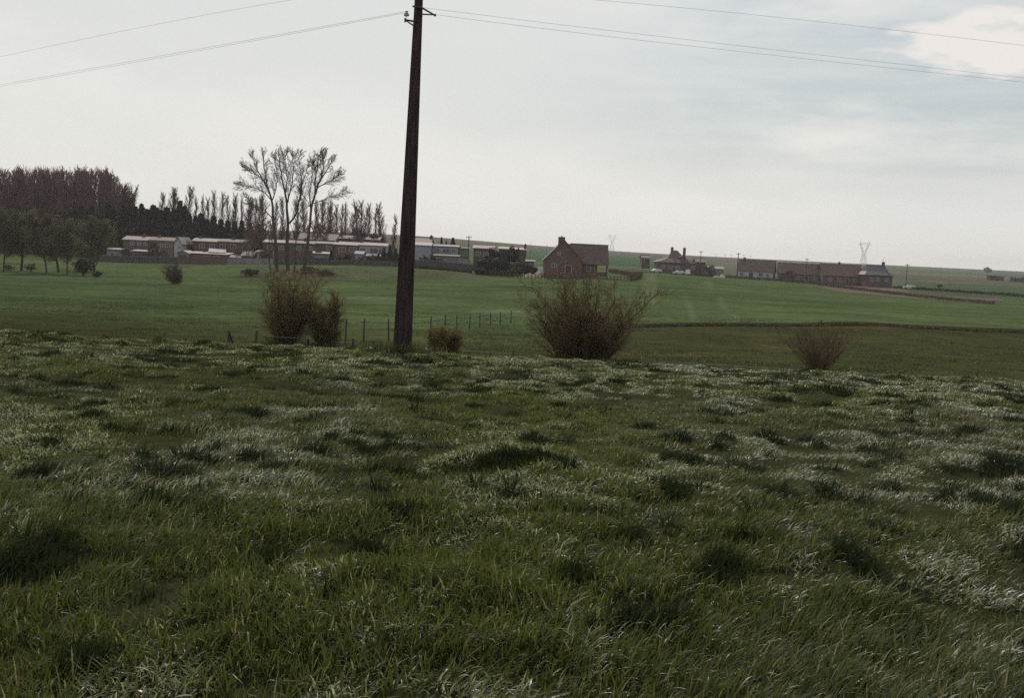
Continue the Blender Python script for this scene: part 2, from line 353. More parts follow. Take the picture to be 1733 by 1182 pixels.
# landmark ground points (world metres) taken once from the layout
HEDGE = [on(1000, 94), on(1070, 98), on(1200, 103), on(1380, 108), on(1560, 113), on(1760, 117), on(1950, 120)]
HEDGE = [(p.x, p.y) for p in HEDGE]
strip = [gp(1385, 480), gp(1480, 486), gp(1692, 505), gp(1686, 515), gp(1480, 499), gp(1400, 490)]
def build_ground():
    na, nd = 520, 900
    A = np.sign(np.linspace(-1, 1, na)) * np.abs(np.linspace(-1, 1, na)) ** 1.25 * 1.6
    t = np.linspace(0, 1, nd); D = -14 + 16 * np.expm1(t * math.log1p(5000 / 16.))
    DD, AA = np.meshgrid(D, A, indexing='ij'); Xg = AA * (DD + 20); Yg = DD
    Zg = G(Xg, Yg)
    V = np.stack([Xg, Yg, Zg], -1).reshape(-1, 3)
    i = (np.arange(nd - 1)[:, None] * na + np.arange(na - 1)[None]).ravel()
    Fq = np.stack([i, i + 1, i + na + 1, i + na], 1)
    o = mesh_obj('ground', V, Fq, ground_mat(), smooth=True); tag(o, kind='structure')
    x, y = Xg.ravel(), Yg.ravel()
    # real colours of the fields
    n1 = fbm(x / 9, y / 9, 21, 4)[:, None]; n2 = fbm(x / 40, y / 40, 33, 3)[:, None]
    past = np.array([.050, .055, .022]) * (1 - n1 * .35) + np.array([.022, .012, .006]) * sstep(.5, .8, n1)
    n3 = fbm(x / 14 + 5, y / 5, 63, 4)[:, None]; crop = np.array([.068, .094, .038]) * (1 - .18 * n2) * (1.06 - .24 * sstep(.45, .75, n3)) + np.array([.008, .007, .005]) * sstep(.5, .25, n3)
    soil = np.array([.032, .032, .016]) * np.ones_like(n1)
    hx = np.array([p[0] for p in HEDGE]); hy = np.array([p[1] for p in HEDGE])
    hyx = np.interp(x, hx, hy)
    left = sstep(-16, -6, x - 0.02 * y)          # 0 = left half
    # left / centre: pasture turns into brighter grass gradually
    f_left = sstep(50, 95, y + (fbm(x / 12, y / 5, 3) - .5) * 30)
    f_right = sstep(-.5, .5, y - hyx) * 1.0
    f = (f_left * (x < hx[0]) + f_right * (x >= hx[0]))[:, None]
    C = past * (1 - f) + crop * f
    # left field a little duller/browner, centre brighter
    dull = (sstep(-.10, -.45, x / np.maximum(y, 30)) * sstep(240, 140, y))[:, None]
    C = C * (1 - .22 * dull)
    C = C * (1 - sstep(28, 22, y)[:, None]) + soil * sstep(28, 22, y)[:, None]
    # bank under the bare trees: rougher dull grass
    u = x / np.maximum(y, 30)
    b = (sstep(203, 211, y) * sstep(246, 238, y) * sstep(-.26, -.22, u) * sstep(-.0, -.05, u))[:, None]
    C = C * (1 - b * .75) + np.array([.066, .074, .044]) * b * .75
    # dark scrubby soil patches on the bank
    for (px, d, rx, ry) in ((425, 216, 3.5, 7), (520, 224, 5, 6), (550, 218, 4, 6), (495, 226, 4, 5)):
        p = on(px, d); m = sstep(1.25, .5, np.hypot((x - p.x) / rx, (y - p.y) / ry) + (fbm(x, y / 2, 8) - .5) * .8)[:, None]
        C = C * (1 - m * .8) + np.array([.07, .045, .035]) * m * .8
    # garden/village ground
    # pale patch of thin crop
    for (px, d, rx, ry) in ((850, 122, 7, 5), (915, 116, 6, 3), (660, 150, 9, 6)):
        p = on(px, d); m = sstep(1.2, .2, np.hypot((x - p.x) / rx, (y - p.y) / ry) + (fbm(x * .7, y * .3, 4) - .5) * 1.2)[:, None]
        C = C * (1 - m * .4) + np.array([.14, .15, .10]) * m * .4
    # ditch bank strip right
    hd = (y - hyx); hm = (sstep(-1.3, -.4, hd) * sstep(1.1, .3, hd) * (x > hx[0]))[:, None] * sstep(6, 40, x)[:, None]
    C = C * (1 - hm) + np.array([.085, .058, .042]) * hm
    # garden strip
    s = inpoly(x, y, strip)[:, None]; C = np.where(s, np.array([.12, .09, .075]) * (.8 + .5 * fbm(x, y, 2)[:, None]), C)
    # tractor lines rising through the crop
    for (p0, p1, wd) in ((gp(1092, 512), gp(1096, 464), .5), (gp(1108, 520), gp(1103, 464), .5), (gp(1175, 545), gp(1143, 466), .25), (gp(1250, 545), gp(1190, 468), .25)):
        m = sstep(wd * 1.8, wd * .6, seg_dist(x, y, p0, p1))[:, None] * .28
        C = C * (1 - m) + np.array([.16, .17, .10]) * m
    # ---- far fields by distance
    brown = np.array([.080, .062, .050]); far_g = np.array([.05, .085, .045])
    def band(c, d0, d1, u0, u1, k=1.0, soft=.01):
        nonlocal C
        m = ((y > d0) & (y < d1))[:, None] * (sstep(u0 - soft, u0 + soft, u) * sstep(u1 + soft, u1 - soft, u))[:, None] * k
        C = C * (1 - m) + c * m
    band(np.array([.085, .10, .062]), 420, 5000, -2, 2)
    band(far_g, 480, 1200, -.1, .18)
    band(brown, 1200, 5000, -.12, .28)
    band(brown * .8 + far_g * .2, 1250, 1700, .05, .2)
    band(brown, 600, 900, .34, 2, .65)
    band(np.array([.055, .075, .045]), 1150, 2600, .30, 2)
    band(np.array([.055, .078, .040]), 300, 560, .36, 2)
    C = np.clip(C, 0, 1)
    me = o.data; ca = me.color_attributes.new('field', 'FLOAT_COLOR', 'POINT')
    ca.data.foreach_set('color', np.concatenate([C, np.ones((len(C), 1))], 1).astype(np.float32).ravel())
    return o
def ground_mat():
    m, nt, b = bsdf_mat('field_ground'); b.inputs['Roughness'].default_value = 1.0; b.inputs['Specular IOR Level'].default_value = 0.0
    at_ = N(nt, 'ShaderNodeAttribute'); at_.attribute_name = 'field'
    tc = N(nt, 'ShaderNodeTexCoord')
    def noise(scale, det, stretch):
        mp = N(nt, 'ShaderNodeMapping'); mp.inputs['Scale'].default_value = stretch; nt.links.new(tc.outputs['Object'], mp.inputs[0])
        n = N(nt, 'ShaderNodeTexNoise'); n.inputs['Scale'].default_value = scale; n.inputs['Detail'].default_value = det; n.inputs['Roughness'].default_value = .6
        nt.links.new(mp.outputs[0], n.inputs['Vector']); return n.outputs[0]
    f1 = noise(1.1, 6, (1, .45, 1)); f2 = noise(.12, 5, (1, .5, 1)); f3 = noise(9, 3, (1, .6, 1))
    k = M(nt, 'ADD', MR(nt, f1, .3, .7, .84, 1.14), MR(nt, f2, .3, .7, -.12, .14)); k = M(nt, 'MULTIPLY', k, MR(nt, f3, .3, .7, .82, 1.16))
    vm = N(nt, 'ShaderNodeVectorMath', operation='SCALE'); nt.links.new(at_.outputs['Color'], vm.inputs[0]); nt.links.new(k, vm.inputs['Scale'])
    nt.links.new(vm.outputs[0], b.inputs['Base Color'])
    bp = N(nt, 'ShaderNodeBump'); bp.inputs['Strength'].default_value = .6; bp.inputs['Distance'].default_value = .12
    nt.links.new(f1, bp.inputs['Height']); nt.links.new(bp.outputs[0], b.inputs['Normal'])
    return m
build_ground()

# ------------------------------------------------------------------ grass blades
def blade_mat(name, rough=.42, spec=.42, tr=.34):
    m, nt, b = bsdf_mat(name); b.inputs['Roughness'].default_value = rough; b.inputs['Specular IOR Level'].default_value = spec
    a = N(nt, 'ShaderNodeAttribute'); a.attribute_name = 'tint'; nt.links.new(a.outputs['Color'], b.inputs['Base Color']); nt.links.new(a.outputs['Alpha'], b.inputs['Specular IOR Level'])
    t = N(nt, 'ShaderNodeBsdfTranslucent')
    vm = N(nt, 'ShaderNodeVectorMath', operation='MULTIPLY'); vm.inputs[1].default_value = (1.0, 1.15, .75); nt.links.new(a.outputs['Color'], vm.inputs[0]); nt.links.new(vm.outputs[0], t.inputs[0])
    mx = N(nt, 'ShaderNodeMixShader'); mx.inputs[0].default_value = tr
    nt.links.new(b.outputs[0], mx.inputs[1]); nt.links.new(t.outputs[0], mx.inputs[2]); nt.links.new(mx.outputs[0], nt.nodes['Material Output'].inputs[0])
    return m
BLADE = blade_mat('grass_blades')
def blades(x, y, L, W, head, th0, th1, col, S, rng, dz=0):
    n = len(x); z = G(x, y) - .015 + dz
    P = np.stack([x, y, z], 1); hd = np.stack([np.sin(head), np.cos(head), np.zeros(n)], 1)
    tw = rng.uniform(-.9, .9, n)
    side0 = np.stack([np.cos(head + tw), -np.sin(head + tw), np.zeros(n)], 1)
    V = np.empty((n, S + 1, 2, 3), np.float32); p = P.copy()
    for k in range(S + 1):
        t = k / S; wk = W * (1 - t ** 1.7) * (.75 + .5 * min(1, 2.5 * t)) + W * .06
        tilt = (tw * .35 * t)[:, None]
        side = side0 + np.array([0, 0, 1.]) * tilt
        V[:, k, 0] = p - side * (wk / 2)[:, None]; V[:, k, 1] = p + side * (wk / 2)[:, None]
        th = th0 + (th1 - th0) * ((k + .5) / S) ** 1.2
        p = p + (hd * np.sin(th)[:, None] + np.array([0, 0, 1.]) * np.cos(th)[:, None]) * (L / S)[:, None]
        p[:, 2] = np.maximum(p[:, 2], z + .03)
    b = (np.arange(n) * (S + 1) * 2)[:, None]
    Fq = np.stack([b + np.array([[2 * k, 2 * k + 1, 2 * k + 3, 2 * k + 2]]) for k in range(S)], 1).reshape(-1, 4)
    return V.reshape(-1, 3), Fq, np.repeat(col, (S + 1) * 2, axis=0)
random.seed(3); TUFTS = []
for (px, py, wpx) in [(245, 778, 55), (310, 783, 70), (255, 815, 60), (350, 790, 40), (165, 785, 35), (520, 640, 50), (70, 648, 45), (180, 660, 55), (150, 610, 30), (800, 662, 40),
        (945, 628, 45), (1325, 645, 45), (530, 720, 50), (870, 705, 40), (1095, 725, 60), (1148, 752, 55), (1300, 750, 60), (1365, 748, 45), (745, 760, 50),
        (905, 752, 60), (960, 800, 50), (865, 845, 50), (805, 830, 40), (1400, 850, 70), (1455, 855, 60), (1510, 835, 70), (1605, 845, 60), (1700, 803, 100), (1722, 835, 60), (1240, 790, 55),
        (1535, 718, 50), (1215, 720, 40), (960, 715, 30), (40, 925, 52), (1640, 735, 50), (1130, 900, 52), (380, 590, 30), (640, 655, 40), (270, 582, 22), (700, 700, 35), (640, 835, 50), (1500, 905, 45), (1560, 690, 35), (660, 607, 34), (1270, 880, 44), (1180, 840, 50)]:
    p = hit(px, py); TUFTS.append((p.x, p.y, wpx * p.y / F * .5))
def make_field_grass():
    rng = np.random.default_rng(11)
    parts = []
    for (y0, y1, dens, S, wb) in ((2.3, 4.6, 3400, 4, .0068), (4.6, 7.5, 2500, 4, .0076), (7.5, 12, 2700, 3, .0080), (12, 18, 1700, 2, .0105), (18, 31, 900, 2, .0145)):
        area = (y1 - y0) * ((y0 + y1) * .58 + 2.8); n = int(dens * area)
        y = np.sqrt(rng.uniform(y0 ** 2, y1 ** 2, n)); x = rng.uniform(-1, 1, n) * (y * .58 + 1.4)
        # clump into bunches
        # --- lodged (wind flattened) mask
        nl = fbm(x / 1.0 + 3, y / 1.0, 51, 4); nb = fbm(x / 6, y / 4, 71, 2)
        bias = np.interp(y, [2, 4, 5, 6.5, 7.5, 8.5, 12, 13, 15, 16.5, 19, 24, 31], [.06, .0, -.09, -.06, .02, .14, .13, -.05, -.03, .10, .14, .13, .08])
        bias = bias + np.where((y < 5.2) & (x > .3), .08, 0)
        fine = fbm(x / .33 + 9, y / .33, 55, 2)
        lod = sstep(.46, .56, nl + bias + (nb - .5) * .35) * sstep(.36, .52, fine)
        # --- dense low tufts, their shaded side painted in as darker blade colour
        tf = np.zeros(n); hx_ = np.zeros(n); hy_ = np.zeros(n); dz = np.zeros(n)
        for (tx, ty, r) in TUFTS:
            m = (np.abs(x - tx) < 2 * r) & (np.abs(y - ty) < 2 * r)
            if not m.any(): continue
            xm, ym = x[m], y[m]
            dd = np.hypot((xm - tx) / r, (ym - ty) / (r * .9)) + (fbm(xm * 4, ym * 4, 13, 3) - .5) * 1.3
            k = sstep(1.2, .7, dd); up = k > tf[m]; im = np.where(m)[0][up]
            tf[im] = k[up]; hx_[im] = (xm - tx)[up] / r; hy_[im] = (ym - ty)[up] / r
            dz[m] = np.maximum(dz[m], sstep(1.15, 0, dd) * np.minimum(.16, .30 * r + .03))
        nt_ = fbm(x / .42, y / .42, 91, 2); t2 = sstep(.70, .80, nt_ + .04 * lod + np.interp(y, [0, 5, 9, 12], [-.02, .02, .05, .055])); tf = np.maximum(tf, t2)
        dz = dz + (fbm(x / .8, y / .8, 19, 2) - .5) * .13 + (fbm(x / .3, y / .3, 29, 2) - .5) * .07 + (fine - .5) * .08
        lodm = lod
        lod = (rng.uniform(0, 1, n) < .07 + .78 * lod).astype(float) * rng.uniform(.6, 1, n) * (lod > .02) * (1 - tf)
        lod = np.where((lodm <= .02) & (rng.uniform(0, 1, n) < .05) & (tf < .3), .7, lod)
        mid = fbm(x / .9, y / .6, 17, 3) * .5 + fine * .5
        keep = rng.uniform(0, 1, n) < (1 - .42 * sstep(.48, .36, mid) * (1 - tf))
        x, y, lod, tf, mid, nl, dz, hx_, hy_ = [a[keep] for a in (x, y, lod, tf, mid, nl, dz, hx_, hy_)]; n = len(x)
        L = (.145 + .08 * (mid - .5) * 2) * rng.uniform(.6, 1.3, n)
        L = L * (1 + .2 * tf) * (1 - .30 * lod)
        L *= np.interp(y, [0, 4.3, 5.5, 8.5, 13, 24, 31], [.95, .93, .88, .68, .52, .45, .40])
        W = wb * rng.uniform(.7, 1.4, n) * (1 + .35 * lod)
        wind = R(115) + (fbm(x / 2.2, y / 2.2, 37, 2) - .5) * 3.4           # mostly leaning right / towards camera
        head = wind + rng.normal(0, .85, n)
        rad = np.hypot(hx_, hy_); ho = np.arctan2(hx_, hy_) + rng.normal(0, .5, n); head = np.where((tf > .3) & (rad > .05), ho, head)
        th0 = np.abs(rng.normal(.22, .18, n)) * (1 - lod) + lod * rng.uniform(.15, 1.3, n)
        th0 = th0 + np.where(tf > .3, np.minimum(rad, 1) * .65, 0)
        th1 = th0 + np.abs(rng.normal(.8, .45, n)) * (1 - .2 * tf) * (1 - lod) + lod * rng.uniform(.3, 1.2, n)
        g = np.array([.103, .113, .036]); g_shade = np.array([.025, .032, .015]); gl = np.array([.35, .34, .265]); dry = np.array([.30, .25, .15]); yel = np.array([.15, .135, .04])
        v = fbm(x / 3, y / 3, 77, 2); g = g + (np.array([.132, .134, .054]) - g) * sstep(6.5, 12, y)[:, None]; c = g * (1 - .35 * v[:, None]) * rng.uniform(.7, 1.2, n)[:, None]
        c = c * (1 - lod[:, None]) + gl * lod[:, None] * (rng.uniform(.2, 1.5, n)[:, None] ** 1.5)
        c = c * (1 - tf[:, None]) + g_shade * tf[:, None]  # blend the painted tuft shade into the blade tint
        r = rng.uniform(0, 1, n); c = np.where(((r < .045) & (tf < .5))[:, None], dry, c); c = np.where(((r > .95) & (tf < .5))[:, None], yel, c)
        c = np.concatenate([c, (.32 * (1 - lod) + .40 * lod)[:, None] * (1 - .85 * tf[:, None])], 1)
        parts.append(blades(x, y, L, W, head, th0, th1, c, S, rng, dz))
    # tall bunches of long arching blades in the nearest rows
    V = []; Fs = []; C = []; b = 0
    for v, f, c in parts: V.append(v); Fs.append(f + b); C.append(c); b += len(v)
    V = np.concatenate(V); Fs = np.concatenate(Fs); C = np.concatenate(C)
    o = mesh_obj('field_grass', V, Fs, BLADE)
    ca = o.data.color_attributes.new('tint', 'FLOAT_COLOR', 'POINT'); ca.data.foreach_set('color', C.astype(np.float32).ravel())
    tag(o, 'long wind-blown green grass with silvery flattened patches across the foreground', 'grass', kind='stuff')
    print('blades faces', len(Fs))
make_field_grass()
def tuft_grass(name, x, y, L0, W0, cols, label, seed, nb=26, spread=.35, S=2):
    rng = np.random.default_rng(seed); n = len(x)
    xx = np.repeat(x, nb) + rng.normal(0, spread, n * nb); yy = np.repeat(y, nb) + rng.normal(0, spread * .7, n * nb); m = n * nb
    cols = np.array(cols); ci = np.repeat(rng.integers(0, len(cols), n), nb); c = cols[ci] * rng.uniform(.6, 1.3, m)[:, None]
    v, f, c = blades(xx, yy, L0 * rng.uniform(.5, 1.3, m), W0 * rng.uniform(.7, 1.3, m), rng.uniform(0, 6.28, m), np.abs(rng.normal(.3, .25, m)), np.abs(rng.normal(1., .4, m)), c, S, rng)
    o = mesh_obj(name, v, f, BLADE); ca = o.data.color_attributes.new('tint', 'FLOAT_COLOR', 'POINT'); ca.data.foreach_set('color', np.concatenate([c, np.full((len(c), 1), .1)], 1).astype(np.float32).ravel())
    return tag(o, label, 'grass', kind='stuff')
rg = np.random.default_rng(5)
n = 5200; y = np.sqrt(rg.uniform(33 ** 2, 118 ** 2, n)); x = rg.uniform(-.56, .56, n) * y
k = (fbm(x / 5, y / 5, 44, 3) > .5); x, y = x[k], y[k]
tuft_grass('pasture_grass', x, y, .12, .045, [(.05, .055, .022), (.062, .065, .027), (.075, .08, .033), (.052, .048, .026)], 'low rough tussocks of dull green grass in the pasture beyond the crest', 6, 16, .4)
# dead brown growth along the ditch on the right
hx = np.array([p[0] for p in HEDGE]); hy = np.array([p[1] for p in HEDGE])
n = 4200; x = rg.uniform(hx[0], hx[-1], n); y = np.interp(x, hx, hy) + rg.normal(0, .55, n) * np.interp(x, [10, 40], [.5, 1.3])
k = fbm(x / 3, y * 0, 8, 3) > np.interp(x, [10, 25, 60], [.15, .15, .1]); x, y = x[k], y[k]
tuft_grass('ditch_bracken', x, y, .32, .06, [(.085, .055, .042), (.12, .082, .058), (.05, .035, .03), (.05, .052, .03)], 'brown dead bracken and weeds along the ditch between pasture and crop', 8, 24, .3)

# ------------------------------------------------------------------ branch growth
def nrm(v):
    l = math.sqrt(v[0] ** 2 + v[1] ** 2 + v[2] ** 2) + 1e-9; return (v[0] / l, v[1] / l, v[2] / l)
def spread_dir(rng, d, ang):
    while True:
        r = (rng.gauss(0, 1), rng.gauss(0, 1), rng.gauss(0, 1)); dt = r[0] * d[0] + r[1] * d[1] + r[2] * d[2]
        q = (r[0] - d[0] * dt, r[1] - d[1] * dt, r[2] - d[2] * dt); l = math.sqrt(q[0] ** 2 + q[1] ** 2 + q[2] ** 2)
        if l > .2: break
    c, s = math.cos(ang), math.sin(ang) / l
    return (d[0] * c + q[0] * s, d[1] * c + q[1] * s, d[2] * c + q[2] * s)
def grow(S, rng, p, d, L, r, lev, P):
    n = P['n'][lev]; st = L / n; up = P['up'][lev]; wb = P['wob'][lev]
    for i in range(n):
        t = (i + 1) / n
        d = nrm((d[0] + rng.gauss(0, wb), d[1] + rng.gauss(0, wb), d[2] + rng.gauss(0, wb) + up))
        q = (p[0] + d[0] * st, p[1] + d[1] * st, p[2] + d[2] * st)
        r2 = max(r * (1 - .8 * t) if lev else r * (1 - .72 * t), P['rmin'])
        S.append((p, q, max(r * (1 - .8 * (t - 1 / n)), P['rmin']) if lev else r * (1 - .72 * (t - 1 / n)), r2, lev))
        p = q
        if lev < P['max'] and t >= P['start'][lev]:
            kk = P['kids'][lev] / n; c = int(kk) + (rng.random() < kk - int(kk))
            for _ in range(c):
                a = P['ang'][lev] * rng.uniform(.7, 1.3)
                grow(S, rng, p, spread_dir(rng, d, a), L * P['ratio'][lev] * rng.uniform(.7, 1.15) * (1.15 - P.get('tip', .55) * t), r2 * P['rr'][lev], lev + 1, P)
def fit(S, H, W=None, q=.985):
    if not S: return S
    P = np.array([s[1] for s in S]); zt = np.quantile(P[:, 2], .997); kz = H / zt
    c = P[:, 0]; lo, hi = np.quantile(c, 1 - q), np.quantile(c, q); kx = kz if W is None else min(max(W / (hi - lo), kz * .55), kz * 1.35)
    f = lambda p: (p[0] * kx, p[1] * kx, p[2] * kz)
    return [(f(a), f(b), r0, r1, l) for a, b, r0, r1, l in S]
def tree_parts(root, segs, cut, mt, mc, leaf=None, leafm=None, seed=0, n_th=6, names=('trunk', 'crown')):
    rng = np.random.default_rng(seed)
    a = [s for s in segs if s[4] <= cut]; b = [s for s in segs if s[4] > cut]
    mesh_obj(names[0], *tubes(a, n_th), mt, root, smooth=True)
    vf = [tubes(b, 3)]
    if not leafm: mesh_obj(names[1], *vf[0], mc, root)
    else:
        c = mesh_obj(names[1], *vf[0], mc, root)
        pts = np.array([s[1] for s in b if s[4] >= leaf[2]]); k = rng.uniform(size=len(pts)) < leaf[1]; pts = pts[k]
        pts = np.repeat(pts, leaf[3], axis=0) + rng.normal(0, leaf[4], (len(pts) * leaf[3], 3))
        mesh_obj('leaves', *cards(pts, leaf[0], rng), leafm, c)
def tree(name, px, d, H, P, label, cat, mt=BARKG, mc=TWIGP, leaf=None, leafm=None, seed=1, group=None, dirv=(0, 0, 1), r=None, cut=1, rz=0, base=None, names=('trunk', 'crown'), W=None):
    loc = base or on(px, d); rng = random.Random(seed); S = []
    for st in P.get('stems', [(0, 0, 0, 0, 1)]):
        dx, dy, tx, ty, kL = st
        grow(S, rng, (dx, dy, -.3), nrm((tx + dirv[0], ty + dirv[1], dirv[2])), H * P['trunk'] * kL, (r or H * .014) * kL, 0, P)
    S = fit(S, H, W)
    root = empty(name, loc, rz, label=label, cat=cat, group=group)
    tree_parts(root, S, cut, mt, mc, leaf, leafm, seed, names=names)
    return root
def hpx(px, ytop, d):                        # height from ground to the level seen at ytop
    g = on(px, d); return at(px, ytop, d).z - g.z

# --- five big bare trees on the bank
BIG = dict(max=4, n=[14, 11, 6, 2, 1], up=[.012, .035, .05, .03, .0], wob=[.022, .04, .06, .08, .09], start=[.42, .25, .1, 0, 0], kids=[8, 12, 10, 6, 0],
           ang=[.42, .58, .62, .55, .6], ratio=[.74, .36, .42, .6, .5], rr=[.80, .42, .5, .6, .6], rmin=.024, trunk=.9)
def limb_tree(px, d, limbs, label, seed, r0):
    base = on(px, d); rng = random.Random(seed); S = []
    P = dict(max=4, n=[1, 1, 6, 4, 2], up=[0, 0, .045, .03, .02], wob=[0, 0, .07, .09, .10], start=[0, 0, .15, .1, 0], kids=[0, 0, 8, 6, 0],
             ang=[.5, .5, .5, .5, .6], ratio=[.5, .5, .45, .5, .5], rr=[.5, .5, .5, .5, .6], rmin=.016)
    for k, (pts, ra, rb, y0, y1, kids) in enumerate(limbs):
        W = []
        for i, (x, y) in enumerate(pts):
            t = i / (len(pts) - 1); q = at(x, y, d + y0 + (y1 - y0) * t) - base; W.append(q)
        if k == 0: W[0].z = -.4
        # subdivide with Catmull-Rom
        Q = []
        for i in range(len(W) - 1):
            a, b, c, e = W[max(i - 1, 0)], W[i], W[i + 1], W[min(i + 2, len(W) - 1)]
            for m in range(4):
                t = m / 4; Q.append(.5 * ((2 * b) + (c - a) * t + (2 * a - 5 * b + 4 * c - e) * t * t + (3 * b - a - 3 * c + e) * t ** 3))
        Q.append(W[-1]); n = len(Q) - 1
        for i in range(n):
            t0, t1 = i / n, (i + 1) / n; a, b = Q[i], Q[i + 1]; jt = Vector((rng.gauss(0, .05), rng.gauss(0, .05), 0)); Q[i + 1] = b = b + jt
            R0, R1 = [.78 * (ra + (rb - ra) * t) for t in (t0, t1)]
            S.append((tuple(a), tuple(b), R0, R1, 0 if k == 0 else 1))
            if kids and (t1 > (.55 if k == 0 else .12)):
                m = kids / n; c = int(m) + (rng.random() < m - int(m)); dr = nrm(b - a)
                for _ in range(c):
                    grow(S, rng, tuple(b), spread_dir(rng, dr, rng.uniform(.4, .8)), rng.uniform(1.7, 3.7) * (1.15 - .5 * t1), max(R1 * .35, .05), 2, P)
        dr = nrm(Q[-1] - Q[-2])
        for _ in range(3): grow(S, rng, tuple(Q[-1]), spread_dir(rng, dr, .25), 1.8, .05, 2, P)
    root = empty('bare_tree', base, label='tall bare tree on the grassy bank, ' + label, cat='tree', group='tall bare trees on the bank')
    tree_parts(root, S, 1, BARKG, TWIGF, seed=seed)
limb_tree(469, 228, [([(469, 456), (467, 420), (463, 380), (461, 345), (453, 317), (448, 290), (446, 266)], .50, .10, 0, 0, 26),
    ([(461, 340), (446, 325), (428, 317), (413, 314)], .16, .05, 0, -2, 18), ([(457, 328), (444, 304), (434, 284), (428, 266)], .18, .05, 0, 1.5, 20),
    ([(463, 372), (448, 356), (430, 347), (418, 336)], .15, .05, 0, 2.5, 14), ([(460, 340), (467, 318), (468, 292), (465, 270)], .17, .05, 0, 2, 18), ([(452, 312), (440, 300), (424, 292), (416, 286)], .12, .04, 0, -3, 14)],
    'left of the middle, leaning slightly left', 3, .5)
limb_tree(487, 231, [([(487, 458), (486, 415), (487, 380), (485, 345), (480, 315), (475, 288), (473, 268)], .55, .09, 0, 0, 26),
    ([(487, 380), (500, 364), (508, 335), (513, 308), (520, 285)], .30, .07, 0, -1.5, 24), ([(485, 346), (492, 318), (497, 292), (495, 268)], .24, .06, 0, 2, 22), ([(506, 342), (510, 312), (508, 285), (506, 266)], .18, .05, -1, 1, 18), ([(483, 325), (486, 300), (484, 280), (483, 264)], .15, .05, 0, -2, 16)],
    'thickest, forking widely in the middle of the row', 14, .55)
limb_tree(514, 226, [([(514, 462), (519, 422), (524, 386), (527, 352), (534, 326), (542, 306), (552, 290), (560, 276)], .48, .09, 0, 0, 26),
    ([(533, 328), (534, 304), (537, 282), (540, 264)], .24, .06, 0, 1.5, 22), ([(537, 318), (551, 310), (564, 303), (573, 298)], .16, .05, 0, -2, 18), ([(526, 352), (518, 338), (510, 328)], .12, .04, 0, 2, 10),
    ([(529, 345), (548, 338), (562, 332), (576, 328)], .12, .04, 0, 1, 13), ([(526, 355), (524, 328), (528, 302), (528, 280)], .20, .05, 0, -2, 18), ([(543, 305), (547, 290), (548, 276), (547, 266)], .14, .05, 0, 0, 14)],
    'rightmost, leaning right with long spreading branches', 5, .5)
SM = dict(BIG, kids=[6, 4, 4, 3, 0], max=3, trunk=.9)
tree('bare_tree', 459, 224, hpx(452, 395, 224), SM, 'short thin bare tree leaning left, leftmost on the grassy bank', 'tree', BARKG, TWIGP, seed=8, dirv=(-.22, 0, 1), r=.2, group='tall bare trees on the bank')
tree('bare_tree', 498, 227, hpx(498, 345, 227), SM, 'thin straight bare tree between the forked tree and the right-leaning tree', 'tree', BARKG, TWIGP, seed=9, dirv=(.02, 0, 1), r=.22, group='tall bare trees on the bank')

# --- poplar grove at far left
POP = dict(max=2, n=[40, 6, 3], up=[.01, .20, .10], wob=[.012, .05, .10], start=[.22, .1, 0], kids=[95, 8, 0], ang=[.55, .42, .5], ratio=[.26, .42, .5], rr=[.40, .6, .6], rmin=.036, trunk=1.0)
def proto_pop(seed, H=20., P=POP, r=.22, mc=TWIGP, name='poplar_tree'):
    rng = random.Random(seed); S = []; grow(S, rng, (0, 0, -.5), (rng.gauss(0, .015), 0, 1), H, r, 0, P)
    S = fit(S, H); root = empty(name, (0, 0, 0)); tree_parts(root, S, 0, BARKG, mc, seed=seed, n_th=5); return root
def place_copies(protos, items, rngseed=1):
    """items: (px, d, H, label, cat, group, widthscale); first use of each proto is the proto itself"""
    rng = random.Random(rngseed); used = [False] * len(protos)
    for it in items:
        k = rng.randrange(len(protos)); pr = protos[k][0]; h0 = protos[k][1]
        if False in used: k = used.index(False); pr, h0 = protos[k]
        o = pr if not used[k] else copy_tree(pr); used[k] = True
        px, d, H, lab, cat, grp, ws = it
        o.location = on(px, d); o.rotation_euler = (0, 0, rng.uniform(0, 6.28)); s = H / h0; o.scale = (s * ws, s * ws, s)
        tag(o, lab, cat, grp)
protos = [(proto_pop(s), 20.) for s in (1, 2, 3, 4)]
rp = random.Random(4); items = []
xs = list(np.linspace(-40, 214, 21))
for row, (dd, off) in enumerate(((318, 0), (336, 6), (352, -5))):
    for i, px in enumerate(xs):
        px = px + off + rp.uniform(-4, 4); top = np.interp(px, [-60, 0, 60, 120, 170, 190, 205, 215, 226], [290, 286, 284, 284, 285, 290, 302, 318, 342]) + rp.uniform(-2, 4)
        if px > 224: continue
        items.append((px, dd + rp.uniform(-5, 5), hpx(px, top, dd), 'tall bare purple-brown poplar packed in the dense grove at far left', 'tree', 'poplars of the dense grove', rp.uniform(1.1, 1.5)))
items.append((219, 322, hpx(219, 322, 322), 'shorter bare poplar at the right-hand end of the dense grove', 'tree', 'poplars of the dense grove', 1.0))
place_copies(protos, items, 3)
